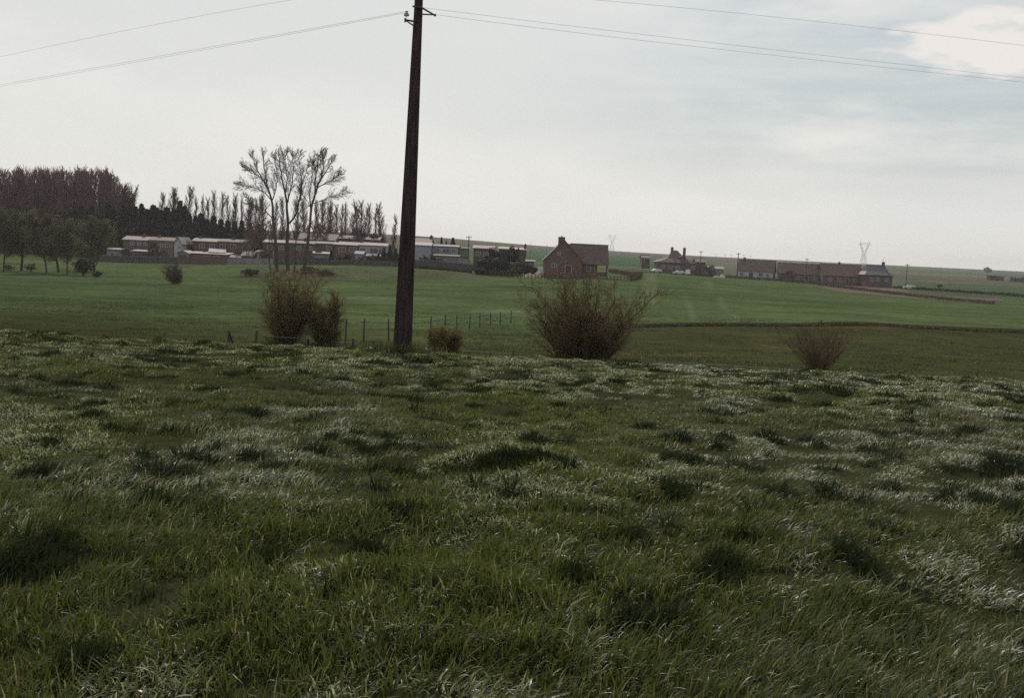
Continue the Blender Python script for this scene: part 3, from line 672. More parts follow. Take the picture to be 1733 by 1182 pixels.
# --- slender columnar poplars behind the houses
LOM = dict(POP, kids=[85, 9, 0], ang=[.42, .45, .4], ratio=[.21, .5, .5], start=[.06, .1, 0], up=[.02, .12, .08], rmin=.028, tip=.65)
protos = [(proto_pop(s, 18., LOM, .2, mc_), 18.) for s, mc_ in ((11, TWIGP), (12, TWIGR), (13, TWIGP))]
items = []
ll = [(272, 325, 1), (290, 316, 1.2), (297, 320, .8), (318, 314, 1), (328, 332, .8), (344, 330, 1), (352, 333, .9), (362, 322, 1.1), (373, 324, 1), (384, 330, 1), (391, 334, .9), (399, 326, 1), (407, 333, .8), (415, 330, 1.2), (422, 334, 1.1), (430, 335, .8), (437, 331, 1),
      (444, 326, 1.3), (462, 338, 1), (475, 332, 1.2), (500, 338, 1), (516, 333, 1.1), (533, 338, .9), (545, 337, 1.5), (553, 341, 1), (562, 340, 1.2), (569, 346, .9), (576, 345, .8), (583, 342, .9), (592, 338, 1.5), (600, 348, .9), (611, 338, 1), (617, 350, .9), (624, 343, 1.1), (634, 354, .8), (645, 343, 1.6), (664, 362, 1.0)]
ORD = 'first second third fourth fifth sixth seventh eighth ninth tenth eleventh twelfth thirteenth fourteenth fifteenth sixteenth seventeenth eighteenth nineteenth twentieth twenty-first twenty-second twenty-third twenty-fourth twenty-fifth twenty-sixth twenty-seventh twenty-eighth twenty-ninth thirtieth thirty-first thirty-second thirty-third thirty-fourth thirty-fifth thirty-sixth thirty-seventh thirty-eighth thirty-ninth fortieth'.split()
named = {272: 'first slender columnar poplar right of the dense grove', 664: 'short slender poplar beside the utility pole, last of the row', 645: 'bushy slender poplar, second from the utility pole on its left',
         592: 'broad twin-topped slender poplar above the long brick roof', 318: 'tallest slender poplar with a pointed tip right of the grove', 290: 'thick slender poplar second right of the grove'}
for (px, yt, ws) in ll:
    d = 340 + rp.uniform(-12, 12)
    lab = named.get(px, 'slender bare columnar poplar, %s from the left in the row behind the houses' % ORD[ll.index((px, yt, ws))])
    items.append((px, d, hpx(px, yt, d), lab, 'tree', 'slender poplars behind the houses', 1.05 * ws * rp.uniform(.8, 1.25)))
place_copies(protos, items, 8)
# --- dark conifers
def conifer_vf(rng, H, Rr, n, size):
    t = rng.uniform(0, 1, n) ** .8; z = H * (.06 + .94 * t); lay = (1 - t) * Rr * (.75 + .25 * np.sin(t * H * 5.)); rr = lay * np.sqrt(rng.uniform(.15, 1, n)); a = rng.uniform(0, 6.28, n)
    P = np.stack([rr * np.cos(a), rr * np.sin(a), z - rr * .18], 1)
    dirs = np.stack([np.cos(a), np.sin(a), np.full(n, -.25)], 1)
    return cards(P, size, rng, dirs=dirs, asp=.5)
def proto_con(seed, H=10., Rr=2.2):
    rng = np.random.default_rng(seed); root = empty('conifer_tree', (0, 0, 0))
    mb = MB(); mb.tube((0, 0, -.4), (0, 0, H * .97), .16, .02, 6); mb.build('trunk', BARKG, root)
    mesh_obj('crown', *conifer_vf(rng, H, Rr, 2600, .34), EVERG, root); return root
protos = [(proto_con(s, 10., rr), 10.) for s, rr in ((21, 2.2), (22, 1.8), (23, 2.6))]
items = []; px = 186
named = {}
tops = [(188, 352), (197, 357), (208, 349), (218, 355), (228, 350), (238, 346), (247, 355), (258, 348), (264, 352), (271, 357), (281, 352), (293, 356), (303, 341), (311, 349), (320, 362), (329, 366), (339, 362), (349, 372), (360, 366), (372, 372), (384, 374), (396, 376), (408, 374), (422, 378), (436, 380)]
for (px, yt) in tops:
    d = 310 + rp.uniform(-6, 8)
    lab = {238: 'pointed dark conifer rising at the gap right of the poplar grove', 303: 'tallest pointed dark conifer among the columnar poplars'}.get(px, 'dark evergreen conifer in the solid row behind the brick terraces')
    items.append((px, d, hpx(px, yt, d), lab, 'tree', 'dark conifers behind the terraces', rp.uniform(1.1, 1.9)))
for px in list(range(-34, 186, 9)):
    d = 309 + rp.uniform(-6, 4); items.append((px, d, hpx(px, rp.uniform(346, 366), d), 'dark conifer beneath the bare poplar grove behind the willows', 'tree', 'dark conifers under the grove', rp.uniform(1.2, 1.7)))
for (px, yt, lab) in ((745.6, 402, 'small pointed conifer on the skyline, left of three'), (753.8, 408, 'smallest conifer on the skyline, middle of three'), (765, 403, 'broader conifer on the skyline, right of three')):
    items.append((px, 330, hpx(px, yt, 330), lab, 'tree', 'conifers on the skyline', .9 if px < 760 else 1.5))
place_copies(protos, items, 5)
# --- broad bushes / round trees generic leafy crown with irregular clumps
def blob_tree(name, px, d, H, W, label, cat, mleaf, n=2500, size=.25, z0=.15, group=None, seed=1, trunk_r=.15, mt=BARKG, parts=('trunk', 'crown'), dome=False, depth=None):
    rng = np.random.default_rng(seed); root = empty(name, on(px, d), label=label, cat=cat, group=group)
    mb = MB(); mb.tube((0, 0, -.3), (0, 0, H * (z0 + .3)), trunk_r, trunk_r * .6, 6)
    for i in range(6):
        a = rng.uniform(0, 6.28); mb.tube((0, 0, H * z0 * rng.uniform(.3, 1)), (math.cos(a) * W * .28, math.sin(a) * W * .28, H * rng.uniform(.5, .85)), trunk_r * .5, trunk_r * .15, 5)
    mb.build(parts[0], mt, root)
    K = 26; cc = rng.normal(size=(K, 3)); cc /= np.linalg.norm(cc, axis=1)[:, None]; cc *= rng.uniform(.25, .78, K)[:, None] ** .7
    k = rng.integers(0, K, n); q = rng.normal(size=(n, 3)); q /= np.linalg.norm(q, axis=1)[:, None]; q *= (rng.uniform(0, 1, n)[:, None] ** .5) * rng.uniform(.2, .36, K)[k][:, None]
    P = cc[k] + q; hh = H * (1 - z0) / 2
    P = P * np.array([W / 2, (depth or W) / 2, hh]) + np.array([0, 0, H * z0 + hh]); P[:, 2] = np.maximum(P[:, 2], .05)
    mesh_obj(parts[1], *cards(P, size, rng), mleaf, root); return root
# willows / alders near left (olive haze)
WIL = dict(max=3, n=[7, 6, 5, 3], up=[.02, .12, .08, .05], wob=[.05, .08, .12, .15], start=[.25, .15, .1, 0], kids=[14, 9, 6, 0], ang=[.75, .6, .6, .6], ratio=[.52, .52, .5, .5], rr=[.5, .55, .6, .6], rmin=.022, trunk=.85)
wl = [(-22, 358, 'budding willow cut off by the left edge', 4), (6, 356, 'olive budding willow leftmost fully in view in the meadow', 1), (36, 357, 'thick trunked olive budding willow with rubbish at its foot', 2), (79, 362, 'thin trunked olive willow in the middle of the meadow group', 3),
      (99, 368, 'dark leaning willow trunk beside its thinner neighbour on the right', 5), (114, 372, 'thin straight willow, rightmost trunk of the meadow group', 6)]
for (px, yt, lab, sd) in wl:
    d = 204 + (sd % 3) * 4; H = hpx(px, yt, d)
    tree('willow_tree', px, d, H, WIL, lab, 'tree', BARKG, TWIGB, leaf=(.15, .9, 2, 4, .35), leafm=OLIVE2, seed=30 + sd, r=.26 if sd in (2, 5) else .17, group='budding willows in the meadow', cut=0)
DOME = dict(WIL, kids=[22, 8, 5, 0], start=[.12, .1, .1, 0], ang=[.85, .6, .6, .6], trunk=.62, ratio=[.75, .5, .5, .5], up=[.02, .09, .05, .02])
tree('willow_tree', 160, 225, hpx(160, 368, 225), DOME, 'round dome-shaped olive willow left of the first brick terrace', 'tree', BARKG, TWIGB, leaf=(.16, .95, 2, 4, .3), leafm=OLIVE2, seed=40, r=.3, group='budding willows in the meadow', cut=0)
blob_tree('shrub', 141, 200, hpx(141, 437, 200), 4.2, 'dark round shrub under the dome-shaped willow', 'shrub', EVERG2, 1800, .17, .05, seed=3, parts=('stems', 'foliage'))
blob_tree('shrub', 164, 197, 1.1, 2.2, 'low dark bush right of the round shrub in the meadow', 'shrub', EVERG2, 700, .14, .02, seed=4, parts=('stems', 'foliage'))
for i, (px, yt, w_) in enumerate(((52, 446, 3), (14, 448, 3))):
    blob_tree('shrub', px, 212 + i, hpx(px, yt, 212), w_, ('small scrub bush between the willow trunks, right of the thick trunk', 'small scrub bush at the far left willow trunk')[i], 'shrub', OLIVE2, 500, .16, .05, seed=50 + i, parts=('stems', 'foliage'))
# reddish bare trees behind the middle terraces
RED = dict(WIL, kids=[14, 9, 5, 0], rmin=.04)
for i, (px, yt, w_) in enumerate(((418, 372, 1), (440, 378, 1), (462, 374, 1), (508, 376, 1), (528, 372, 1), (548, 378, 1), (488, 384, 1), (572, 385, 1), (232, 395, 1), (268, 396, 1))):
    d = 305 + (i % 4) * 4
    lab = 'reddish bare tree behind the brick terraces, %s from the left' % ORD[(0, 1, 2, 4, 5, 6, 3, 7)[i]] if i < 8 else ('small reddish tree behind the first terrace, left of two', 'small reddish tree behind the first terrace, right of two')[i - 8]
    tree('bare_tree', px, d, hpx(px, yt, d), RED, lab, 'tree', BARKG, TWIGR, seed=70 + i, r=.22, group='reddish trees behind the terraces', cut=0)
for i, (px, yt, W_) in enumerate(((608, 386, 11), (630, 392, 7))):
    blob_tree('evergreen_tree', px, 318, hpx(px, yt, 318), W_, ('broad dark evergreen tree at the foot of the slender poplars', 'smaller dark evergreen tree right of the broad one')[i], 'tree', EVERG2, 2600, .3, .1, seed=90 + i)

# ------------------------------------------------------------------ bushes on the crest
def shrub(px, ybase, d, ytop, wpx, label, n, seed, mc=TWIGB, leaf=None, leafm=None, lean=.5, Pm=None, r=.03, cat='bush', z_off=0, kL=(.7, 1.05), upright=1.0, bw=.16):
    g = on(px, d); g.z += z_off
    H = at(px, ytop, d).z - g.z; Wm = wpx * d / F; rng = random.Random(seed)
    P = dict(max=2, n=[7, 5, 3], up=[.05, .06, .05], wob=[.09, .13, .16], start=[.12, .1, 0], kids=[16, 8, 0], ang=[.62, .6, .6], ratio=[.36, .42, .5], rr=[.55, .6, .6], rmin=.0045, trunk=1)
    if Pm: P.update(Pm)
    S = []
    for i in range(n):
        a = rng.uniform(0, 6.283); k = rng.random() ** .6; tx = math.cos(a) * k; ty = math.sin(a) * k
        w2 = Wm / 2 / H * lean
        dv = nrm((tx * w2, ty * w2, upright)); L = H * rng.uniform(*kL) * (1.0 + .18 * abs(tx) * w2)
        grow(S, rng, (tx * Wm * bw, ty * Wm * bw, -.1), dv, L, r * rng.uniform(.5, 1.1), 0, P)
    S = fit(S, H, Wm, .97)
    root = empty('shrub', g, label=label, cat=cat, group=None)
    tree_parts(root, S, 0, mc, mc, leaf, leafm, seed, n_th=4, names=('stems', 'twigs'))
    return root
DB = 37
shrub(480, 588, DB, 456, 80, 'tall upright budding bush, left and taller of the pair beside the pole', 32, 101, leaf=(.022, .8, 1, 2, .08), leafm=OLIVE, lean=.5, kL=(.45, 1.0), bw=.16)
shrub(550, 594, DB, 494, 50, 'narrow dark bush, shorter of the pair left of the utility pole', 30, 102, leaf=(.020, .7, 1, 3, .05), leafm=OLIVE, lean=.45, kL=(.5, 1.0), bw=.18)
shrub(749, 607, 33, 556, 42, 'small round bush just right of the utility pole', 40, 103, leaf=(.020, .8, 1, 3, .04), leafm=OLIVE, lean=1.2, r=.012, kL=(.65, 1.0), bw=.1, Pm=dict(wob=[.12, .15, .18], up=[.03, .03, .03]))
shrub(985, 614, 36, 464, 156, 'largest wide-spreading thorny bush in the middle of the crest', 62, 104, leaf=(.020, .6, 1, 2, .07), leafm=OLIVE, lean=.75, r=.034, kL=(.35, 1.0), bw=.24, Pm=dict(wob=[.11, .14, .16], up=[.02, .05, .04], kids=[17, 8, 0]))
shrub(1383, 629, 37, 545, 96, 'bare brown shrub of thin stems alone at the right', 60, 105, mc=TWIGB, lean=1.0, r=.012, kL=(.7, 1.0), bw=.05, Pm=dict(up=[.0, .03, .02], wob=[.05, .08, .1], kids=[8, 4, 0], rmin=.0035, ang=[.3, .35, .4]))
p = on(298, 178)
shrub(298, 482, 178, 446, 30, 'small dark lone bush in the left meadow below the white gable', 26, 106, leaf=(.06, .3, 1, 1, .16), leafm=TWIGB, lean=.7, r=.04, kL=(.4, 1.0), bw=.22, Pm=dict(rmin=.016))
for i, (px, d, W_, h_) in enumerate(((425, 216, 4.5, 1.6), (545, 219, 5.5, 1.5), (520, 224, 4, 1.5))):
    blob_tree('shrub', px, d, h_, W_, ('low dark scrub on the bank left of the bare trees', 'low brown scrub on the bank right of the bare trees', 'low brown scrub at the foot of the right-leaning bare tree')[i], 'shrub', (EVERG2, TWIGR, TWIGB)[i], 900, .16, .02, seed=60 + i, parts=('stems', 'foliage'))

# ------------------------------------------------------------------ utility pole and wires
def utility_pole():
    b = at(680.5, 603, 24.0); gz = g1(b.x, 24.0)
    root = empty('utility_pole', (b.x, 24.0, gz), label='tall tapered dark concrete utility pole standing on the crest', cat='utility pole')
    top = at(708.5, 5, 24.0)
    Htop = top.z - gz; dx = top.x - b.x
    H = Htop + .9; lean = dx / (Htop - (b.z - gz)); w0 = 30.5 / F * 24 / 2; w1 = 13.2 / F * 24 / 2
    V = []; Fc = []; nl = 26
    def ring(z):
        t = z / Htop; w = w0 + (w1 - w0) * t; dpt = w * .72; c = w * .14; x0 = lean * (z - (b.z - gz))
        return [(x0 + sx * w - cx_ * sx, sy * dpt - cy_ * sy, z) for sx, sy, cx_, cy_ in ((-1, -1, 0, c), (-1, -1, c, 0), (1, -1, c, 0), (1, -1, 0, c), (1, 1, 0, c), (1, 1, c, 0), (-1, 1, c, 0), (-1, 1, 0, c))]
    zs = list(np.linspace(-.6, H, nl))
    for z in zs: V += ring(z)
    for i in range(nl - 1):
        for j in range(8): Fc.append((i * 8 + j, i * 8 + (j + 1) % 8, (i + 1) * 8 + (j + 1) % 8, (i + 1) * 8 + j))
    Fc.append(tuple(range((nl - 1) * 8, nl * 8)))
    mesh_obj('post', V, Fc, CONC, root)
    o = root.location
    def L(px, py, dy=0): q = at(px, py, 24.0 + dy); return (q.x - o.x, q.y - o.y, q.z - o.z)
    y_ = -.10
    mb = MB(); mb.tube(L(711, 11, y_), L(736, 25.5, y_), .022, .018, 6); mb.tube(L(711, 23.5, y_), L(733, 24.5, y_), .018, .014, 6); mb.tube(L(736, 23.5, y_), L(736, 27, y_), .028, .028, 8)
    mb.tube(L(698, 10, y_), L(713, 12, y_), .02, .02, 6)
    br = mb.build('bracket', IRON, root)
    mb = MB(); mb.tube(L(702, 36, y_), L(685.5, 33, y_), .024, .020, 6); mb.tube(L(702, 44.5, y_), L(688, 35, y_), .018, .015, 6); mb.tube(L(685.8, 37, y_), L(685.8, 30.5, y_), .022, .020, 8)
    mb.tube(L(687, 31, y_), L(687.5, 26, y_), .006, .006, 6)
    br2 = mb.build('bracket', IRON, root)
    mb = MB(); mb.tube(L(688, 26.6, y_), L(688, 23.5, y_), .055, .060, 12); mb.tube(L(688, 23.4, y_), L(688.2, 21.2, y_), .045, .038, 12); mb.tube(L(688.2, 21.1, y_), L(688.4, 18.2, y_), .028, .030, 12)
    mb.build('insulator', CERAM, root)
    mb = MB(); mb.tube(L(700, -11, y_), L(722, -12, y_), .03, .03, 6); mb.tube(L(722, -12, y_), L(722, -17, y_), .03, .03, 8); mb.tube(L(700, -11, y_), L(700, -17, y_), .03, .03, 8)
    mb.build('crossarm', IRON, root)
    mb = MB(); mb.tube(L(712.2, 45, -.05), L(712.2, 48, -.05), .02, .02, 6); mb.build('bolt', IRON, root)
    return root
utility_pole()
def wire(pts, r, label):
    P = [at(*p) for p in pts]; n = 40; C = []
    # smooth curve through three control points
    for i in range(n + 1):
        t = i / n; a = (1 - t) ** 2; b_ = 2 * t * (1 - t); c_ = t * t
        ctrl = P[1] * 2 - (P[0] + P[2]) * .5
        C.append(P[0] * a + ctrl * b_ + P[2] * c_)
    mb = MB()
    for i in range(n): mb.tube(C[i], C[i + 1], r, r, 5)
    o = mb.build('overhead_wire', WIRE); tag(o, label, 'wire', 'overhead wires'); return o
wire([(689, 18.5, 23.9), (345, 81, 30), (-110, 163, 41)], .0034, 'lower overhead wire running left from the glass insulator')
wire([(689, 20.5, 23.9), (345, 84, 30), (-110, 166, 41)], .0032, 'thin overhead wire doubled just under the lower left one')
wire([(700, -17, 23.9), (390, 17, 30), (-110, 120, 41)], .0033, 'upper overhead wire running left across the sky')
wire([(713, 12, 23.9), (1200, 71, 25), (1850, 145, 27)], .0031, 'upper line of the close pair running right from the pole')
wire([(736, 24, 23.9), (1200, 81, 25), (1850, 151, 27)], .0031, 'lower line of the close pair running right from the pole')
wire([(722, -17, 23.9), (1180, 15, 25), (1850, 91, 27)], .0031, 'single highest overhead wire at the upper right crossing the cloud')

# ------------------------------------------------------------------ wire fences
def post_fence(name, posts, label, mat_=WOOD, r=.05, wires=2, sag=.02, brace=None):
    p0 = posts[0][0]; root = empty(name, p0, label=label, cat='fence'); tops = []
    rng = random.Random(len(posts) * 7 + 1)
    for (p, h) in posts:
        q = p - p0; ln = (rng.uniform(-.06, .06), rng.uniform(-.04, .04)); mb = MB()
        mb.tube((q.x, q.y, q.z - .3), (q.x + ln[0], q.y + ln[1], q.z + h), r * rng.uniform(.85, 1.15), r * .8, 7); mb.build('post', mat_, root); tops.append(Vector((q.x + ln[0], q.y + ln[1], q.z + h)))
    for k in range(wires):
        mb = MB()
        for i in range(len(tops) - 1):
            a = tops[i] - Vector((0, 0, .12 + .35 * k)); b_ = tops[i + 1] - Vector((0, 0, .12 + .35 * k)); m_ = (a + b_) / 2 - Vector((0, 0, sag))
            mb.tube(a, m_, .004, .004, 4); mb.tube(m_, b_, .004, .004, 4)
        mb.build('wire', WIRE, root)
    if brace: brace(root, tops)
    return root
def ph(px, ytop, d): g = on(px, d); return (g, at(px, ytop, d).z - g.z)
def br_(root, tops):
    a = tops[0] - Vector((0, 0, .06)); mb = MB(); q = on(398, 35.5) - root.location; mb.tube(a, (q.x, q.y, q.z - .1), .045, .04, 6); mb.build('brace', WOOD, root)
post_fence('wire_fence', [ph(387, 560, 35), ph(431, 560, 35.5), ph(507, 567, 36), ph(520, 574, 37), ph(597, 573, 39)], 'post and wire fence with a braced end post left of the bushes', brace=br_, r=.045)
post_fence('wire_fence', [*[(hit(a, b, 45), 1.2) for a, b in ((584, 583), (615, 579), (658, 577), (728, 566), (753, 563), (773, 560), (794, 558), (812, 554), (830, 552), (847, 550), (864, 547))]], 'receding wire fence of thin posts behind the small round bush', r=.05)
post_fence('wire_fence', [ph(633, 577, 40), ph(866, 593, 36), ph(1115, 606, 36), ph(1520, 628, 37), ph(1652, 631, 38)], 'sparse fence of short leaning posts just beyond the crest at the right', r=.04)
g = on(1389, 106); mb = MB(); mb.tube((0, 0, -.3), (0, 0, at(1389, 541, 106).z - g.z), .09, .07, 7); o = mb.build('fence_post', WOOD, loc=g)
tag(o, 'single post in the brown ditch line above the bare shrub', 'post')

# ------------------------------------------------------------------ buildings
def house(name, label, px0, px1, d, ye, yr, D, wm, rm, yaw=0., kind='gable', windows=(), doors=(), chim=(), gable_m=None, ovh=.3, group=None, cat='house', mono=False, base_y=None, ridge_front=.5, winz=None, fr=FRAME, rt=.14, hip=2.5):
    cx = (px0 + px1) / 2; g = on(cx, d); L_ = (px1 - px0) * d / F / math.cos(R(yaw)) if abs(yaw) < 60 else (px1 - px0) * d / F
    if base_y is not None: g.z = at(cx, base_y, d).z
    root = empty(name, g, R(yaw), label=label, cat=cat, group=group)
    he = at(cx, ye, d).z - g.z; hr = at(cx, yr, d + D * .5).z - g.z
    x0, x1 = -L_ / 2, L_ / 2; ym = D * ridge_front; z0 = -1.6
    mb = MB()
    if kind == 'gable':      # ridge along x
        mb.add([(x0, 0, z0), (x1, 0, z0), (x1, D, z0), (x0, D, z0), (x0, 0, he), (x1, 0, he), (x1, D, he), (x0, D, he), (x0, ym, hr), (x1, ym, hr)],
               [(0, 1, 5, 4), (2, 3, 7, 6), (1, 2, 6, 9, 5), (3, 0, 4, 8, 7), (4, 5, 9, 8), (6, 7, 8, 9), (0, 3, 2, 1)])
    elif kind == 'front':    # gable faces viewer
        mb.add([(x0, 0, z0), (x1, 0, z0), (x1, D, z0), (x0, D, z0), (x0, 0, he), (x1, 0, he), (x1, D, he), (x0, D, he), (0, 0, hr), (0, D, hr)],
               [(0, 1, 5, 8, 4), (2, 3, 7, 9, 6), (1, 2, 6, 5), (3, 0, 4, 7), (4, 8, 9, 7), (5, 6, 9, 8), (0, 3, 2, 1)])
    elif kind == 'hip':
        mb.box(x0, x1, 0, D, z0, he)
    elif kind == 'mono':     # slopes from back (hr) to front (he)
        mb.add([(x0, 0, z0), (x1, 0, z0), (x1, D, z0), (x0, D, z0), (x0, 0, he), (x1, 0, he), (x1, D, hr), (x0, D, hr)], [(0, 1, 5, 4), (2, 3, 7, 6), (1, 2, 6, 5), (3, 0, 4, 7), (4, 5, 6, 7), (0, 3, 2, 1)])
    wall = mb.build('wall', wm, root)
    rf = MB(); t = rt; e = ovh
    if kind == 'gable':
        sf = (hr - he) / max(ym, .1); sb = (hr - he) / max(D - ym, .1); c = .012
        rf.slab([(x0 - e, -e, he - e * sf + c), (x1 + e, -e, he - e * sf + c), (x1 + e, ym, hr + c), (x0 - e, ym, hr + c)], t)
        rf.slab([(x0 - e, ym + .003, hr + c), (x1 + e, ym + .003, hr + c), (x1 + e, D + e, he - e * sb + c), (x0 - e, D + e, he - e * sb + c)], t)
        rf.box(x0 - e - .02, x1 + e + .02, ym - .14, ym + .14, hr + t * .8, hr + t + .09)
    elif kind == 'front':
        s = (hr - he) / (L_ / 2); c = .012
        rf.slab([(x0 - e, D + e, he - e * s + c), (x0 - e, -e, he - e * s + c), (0, -e, hr + c), (0, D + e, hr + c)], t)
        rf.slab([(.003, D + e, hr + c), (.003, -e, hr + c), (x1 + e, -e, he - e * s + c), (x1 + e, D + e, he - e * s + c)], t)
    elif kind == 'mono':
        rf.slab([(x0 - e, -e, he + .012), (x1 + e, -e, he + .012), (x1 + e, D + e, hr + .012), (x0 - e, D + e, hr + .012)], t)
    elif kind == 'hip':
        i_ = hip; e = .45; sl = .8
        a0 = [(x0 - e, -e, he), (x1 + e, -e, he), (x1 + e, D + e, he), (x0 - e, D + e, he)]
        # flared lower skirt then steeper top
        hm = he + (hr - he) * .34; k = .30
        a1 = [(x0 + i_ * k * 2, D * .18, hm), (x1 - i_ * k * 2, D * .18, hm), (x1 - i_ * k * 2, D * .82, hm), (x0 + i_ * k * 2, D * .82, hm)]
        a2 = [(x0 + i_, ym - .05, hr), (x1 - i_, ym - .05, hr), (x1 - i_, ym + .05, hr), (x0 + i_, ym + .05, hr)]
        rf.add(a0 + a1 + a2 + [(v[0], v[1], v[2] - .15) for v in a0], [(0, 1, 5, 4), (1, 2, 6, 5), (2, 3, 7, 6), (3, 0, 4, 7), (4, 5, 9, 8), (5, 6, 10, 9), (6, 7, 11, 10), (7, 4, 8, 11), (8, 9, 10, 11),
                (12, 13, 1, 0), (13, 14, 2, 1), (14, 15, 3, 2), (15, 12, 0, 3), (15, 14, 13, 12)])
    roof = rf.build('roof', rm, root)
    for (cpx, ytop, w_) in chim:
        xx = (cpx - cx) * d / F; zt = at(cpx, ytop, d + ym).z - g.z + (cpx - cx) * 0
        yc = ym if kind != 'front' else .5
        cb = MB(); cb.box(xx - w_ / 2, xx + w_ / 2, yc - .4, yc + .4, min(hr, zt) - 2.0, zt); cb.box(xx - w_ / 2 - .07, xx + w_ / 2 + .07, yc - .47, yc + .47, zt, zt + .12)
        cb.box(xx - .12, xx + .12, yc - .12, yc + .12, zt + .12, zt + .4); cb.build('chimney', BRICK2, roof)
    def opening(kindn, wpx, ytop, ybot, wm_, fmat):
        xx = (wpx - cx) * d / F / math.cos(R(yaw)); q0 = at(wpx, ytop, d).z - g.z; q1 = at(wpx, ybot, d).z - g.z
        fb = MB(); fw = .10; x_0, x_1 = xx - wm_ / 2, xx + wm_ / 2
        fb.box(x_0, x_0 + fw, -.06, .02, q1, q0); fb.box(x_1 - fw, x_1, -.06, .02, q1, q0); fb.box(x_0 + fw, x_1 - fw, -.06, .02, q0 - fw, q0)
        if kindn == 'window': fb.box(x_0 + fw, x_1 - fw, -.06, .02, q1, q1 + fw); fb.box(xx - .04, xx + .04, -.055, .02, q1 + fw, q0 - fw)
        fo = fb.build(kindn, fmat, root)
        pb = MB(); pb.box(x_0 + fw, x_1 - fw, -.025, .015, q1 + (fw if kindn == 'window' else 0), q0 - fw)
        pb.build('pane' if kindn == 'window' else 'door_leaf', GLASS if kindn == 'window' else DOORM, fo)
    for w_ in windows: opening('window', *w_[:4], w_[4] if len(w_) > 4 else fr)
    for w_ in doors: opening('door', *w_[:4], w_[4] if len(w_) > 4 else fr)
    return root, g, he, hr, L_, d
# A: first terrace
house('terraced_house', 'brick terrace with bright roof edge and windows, left half of the first row', 208, 252, 288, 406.5, 400.5, 7, BRICK, TILEP, windows=[(223.5, 409, 415, 1.1), (235, 409, 415, 1.1), (246, 410, 416, 1.1)], doors=[(216, 423, 436, 1.4)], chim=[(236, 396.5, .7)], group='terraced houses')
house('terraced_house', 'ochre-fronted terrace half at the right of the first row', 252.2, 293, 287.5, 407.5, 402.0, 7, OCHRE, TILEM, windows=[(261, 412, 418, 1.1), (272, 413, 419, 1.1), (283, 413, 419, 1.1)], doors=[(268, 425, 437, 1.2)], chim=[(262, 398, .7)], group='terraced houses')
house('house', 'end house showing a plain white gable wall beside the first terrace', 294.2, 306.5, 284, 411, 401.5, 9, WHITE, TILEP, kind='front', windows=[(303, 416, 421, .8)])
house('shed', 'low grey lean-to shed at the left end of the garden walls', 180, 206, 283, 423, 420.5, 4, GREYR, TILEP, kind='mono', cat='shed', doors=[(190, 428, 440, 1.2)])
house('shed', 'low shed with pale roof in front of the first brick terrace', 223, 250, 281, 426, 423.5, 4, BRICK2, TILEG, kind='mono', cat='shed', doors=[(229, 430, 440, 1.6)], windows=[(242, 430, 435, 1.6)])
house('garage', 'grey garage with a white-edged low gable beside the red-brown barn', 299.5, 319, 279, 429, 424.5, 6, GREYR, TILEG, kind='front', cat='garage', doors=[(309, 431, 444, 2.0, GREYR)])
house('barn', 'long low red-brown outbuilding with a pale roof edge', 319.5, 384, 280, 430.5, 427.5, 6, BRICKR, TILEG, kind='mono', cat='outbuilding', windows=[(350, 433, 437, 1.6), (366, 433.5, 437.5, 1.6)])
house('shed', 'flat white-roofed shed left of the grey garage', 270, 298, 280, 439.5, 438, 4, BRICK2, TILEG, kind='mono', cat='shed')
# C
house('terraced_house', 'dark brick terrace house with two white windows, left of the second row', 325.5, 368.5, 290, 409, 404, 7, BRICK, TILEP, windows=[(341.5, 412, 420.5, 1.5), (358.5, 412.5, 421, 1.5)], chim=[(333, 400.5, .8)], group='terraced houses')
house('terraced_house', 'dark brick terrace house with two white windows, right of the second row', 369, 413, 290, 410, 405.5, 7, BRICK, TILEM, windows=[(376, 413, 421.5, 1.5), (394, 413.5, 423, 1.5)], chim=[(389, 401.5, .8)], group='terraced houses')
house('shed', 'shed with a steep bright slanting roof under the second terrace', 355, 379, 283, 428, 422, 5, GREYR, TILEG, kind='mono', cat='shed', yaw=14)
house('greenhouse', 'pale low glasshouse in front of the second terrace', 386, 406, 281, 436, 432, 4, LILAC, TILEG, kind='gable', cat='greenhouse', windows=[(391, 437, 441, 1.2), (400, 437.5, 441.5, 1.2)])
house('shed', 'cream tent-roofed shed at the right end of the second terrace', 409, 428, 282, 433, 425.5, 5, GREYR, TILEG, kind='gable', cat='shed')
house('shed', 'small white hut left of the tall bare trees', 434, 443, 283, 427, 424.5, 3, WHITE, TILEG, kind='mono', cat='shed')
# D
house('terraced_house', 'brick terrace with bright roof strip seen between the bare trunks', 446, 488, 288, 411, 406.5, 7, BRICK, TILEP, windows=[(456, 415, 422, 1.3), (475, 416, 423, 1.3)], doors=[(466, 426, 440, 1.3)], chim=[(452, 402.5, .8)], group='terraced houses')
house('terraced_house', 'brown brick terrace right of the bare trunks with dull roof', 488.5, 534, 288, 412.5, 408, 7, BRICK2, TILE, windows=[(524, 417, 424, 1.3), (505, 417, 424, 1.3)], chim=[(512, 404, .8)], group='terraced houses')
house('terraced_house', 'narrow brick terrace with one white window, left of the pale-roofed pair', 534.5, 564, 288, 413, 409.5, 7, BRICK2, TILE, windows=[(556, 416, 424, 1.5)], group='terraced houses')
house('shed', 'grey shed with a bright slanting roof right of the bare trees', 531, 557, 281, 430, 426.5, 5, GREYR, TILEG, kind='mono', yaw=10, cat='shed')
house('house', 'long low building with a dark red tiled roof behind the terraces', 503, 567, 312, 406, 395, 9, BRICK, TILER)
house('house', 'long brown roofed building at the foot of the slender poplars', 567.6, 640, 314, 405, 400, 9, BRICK, TILE)
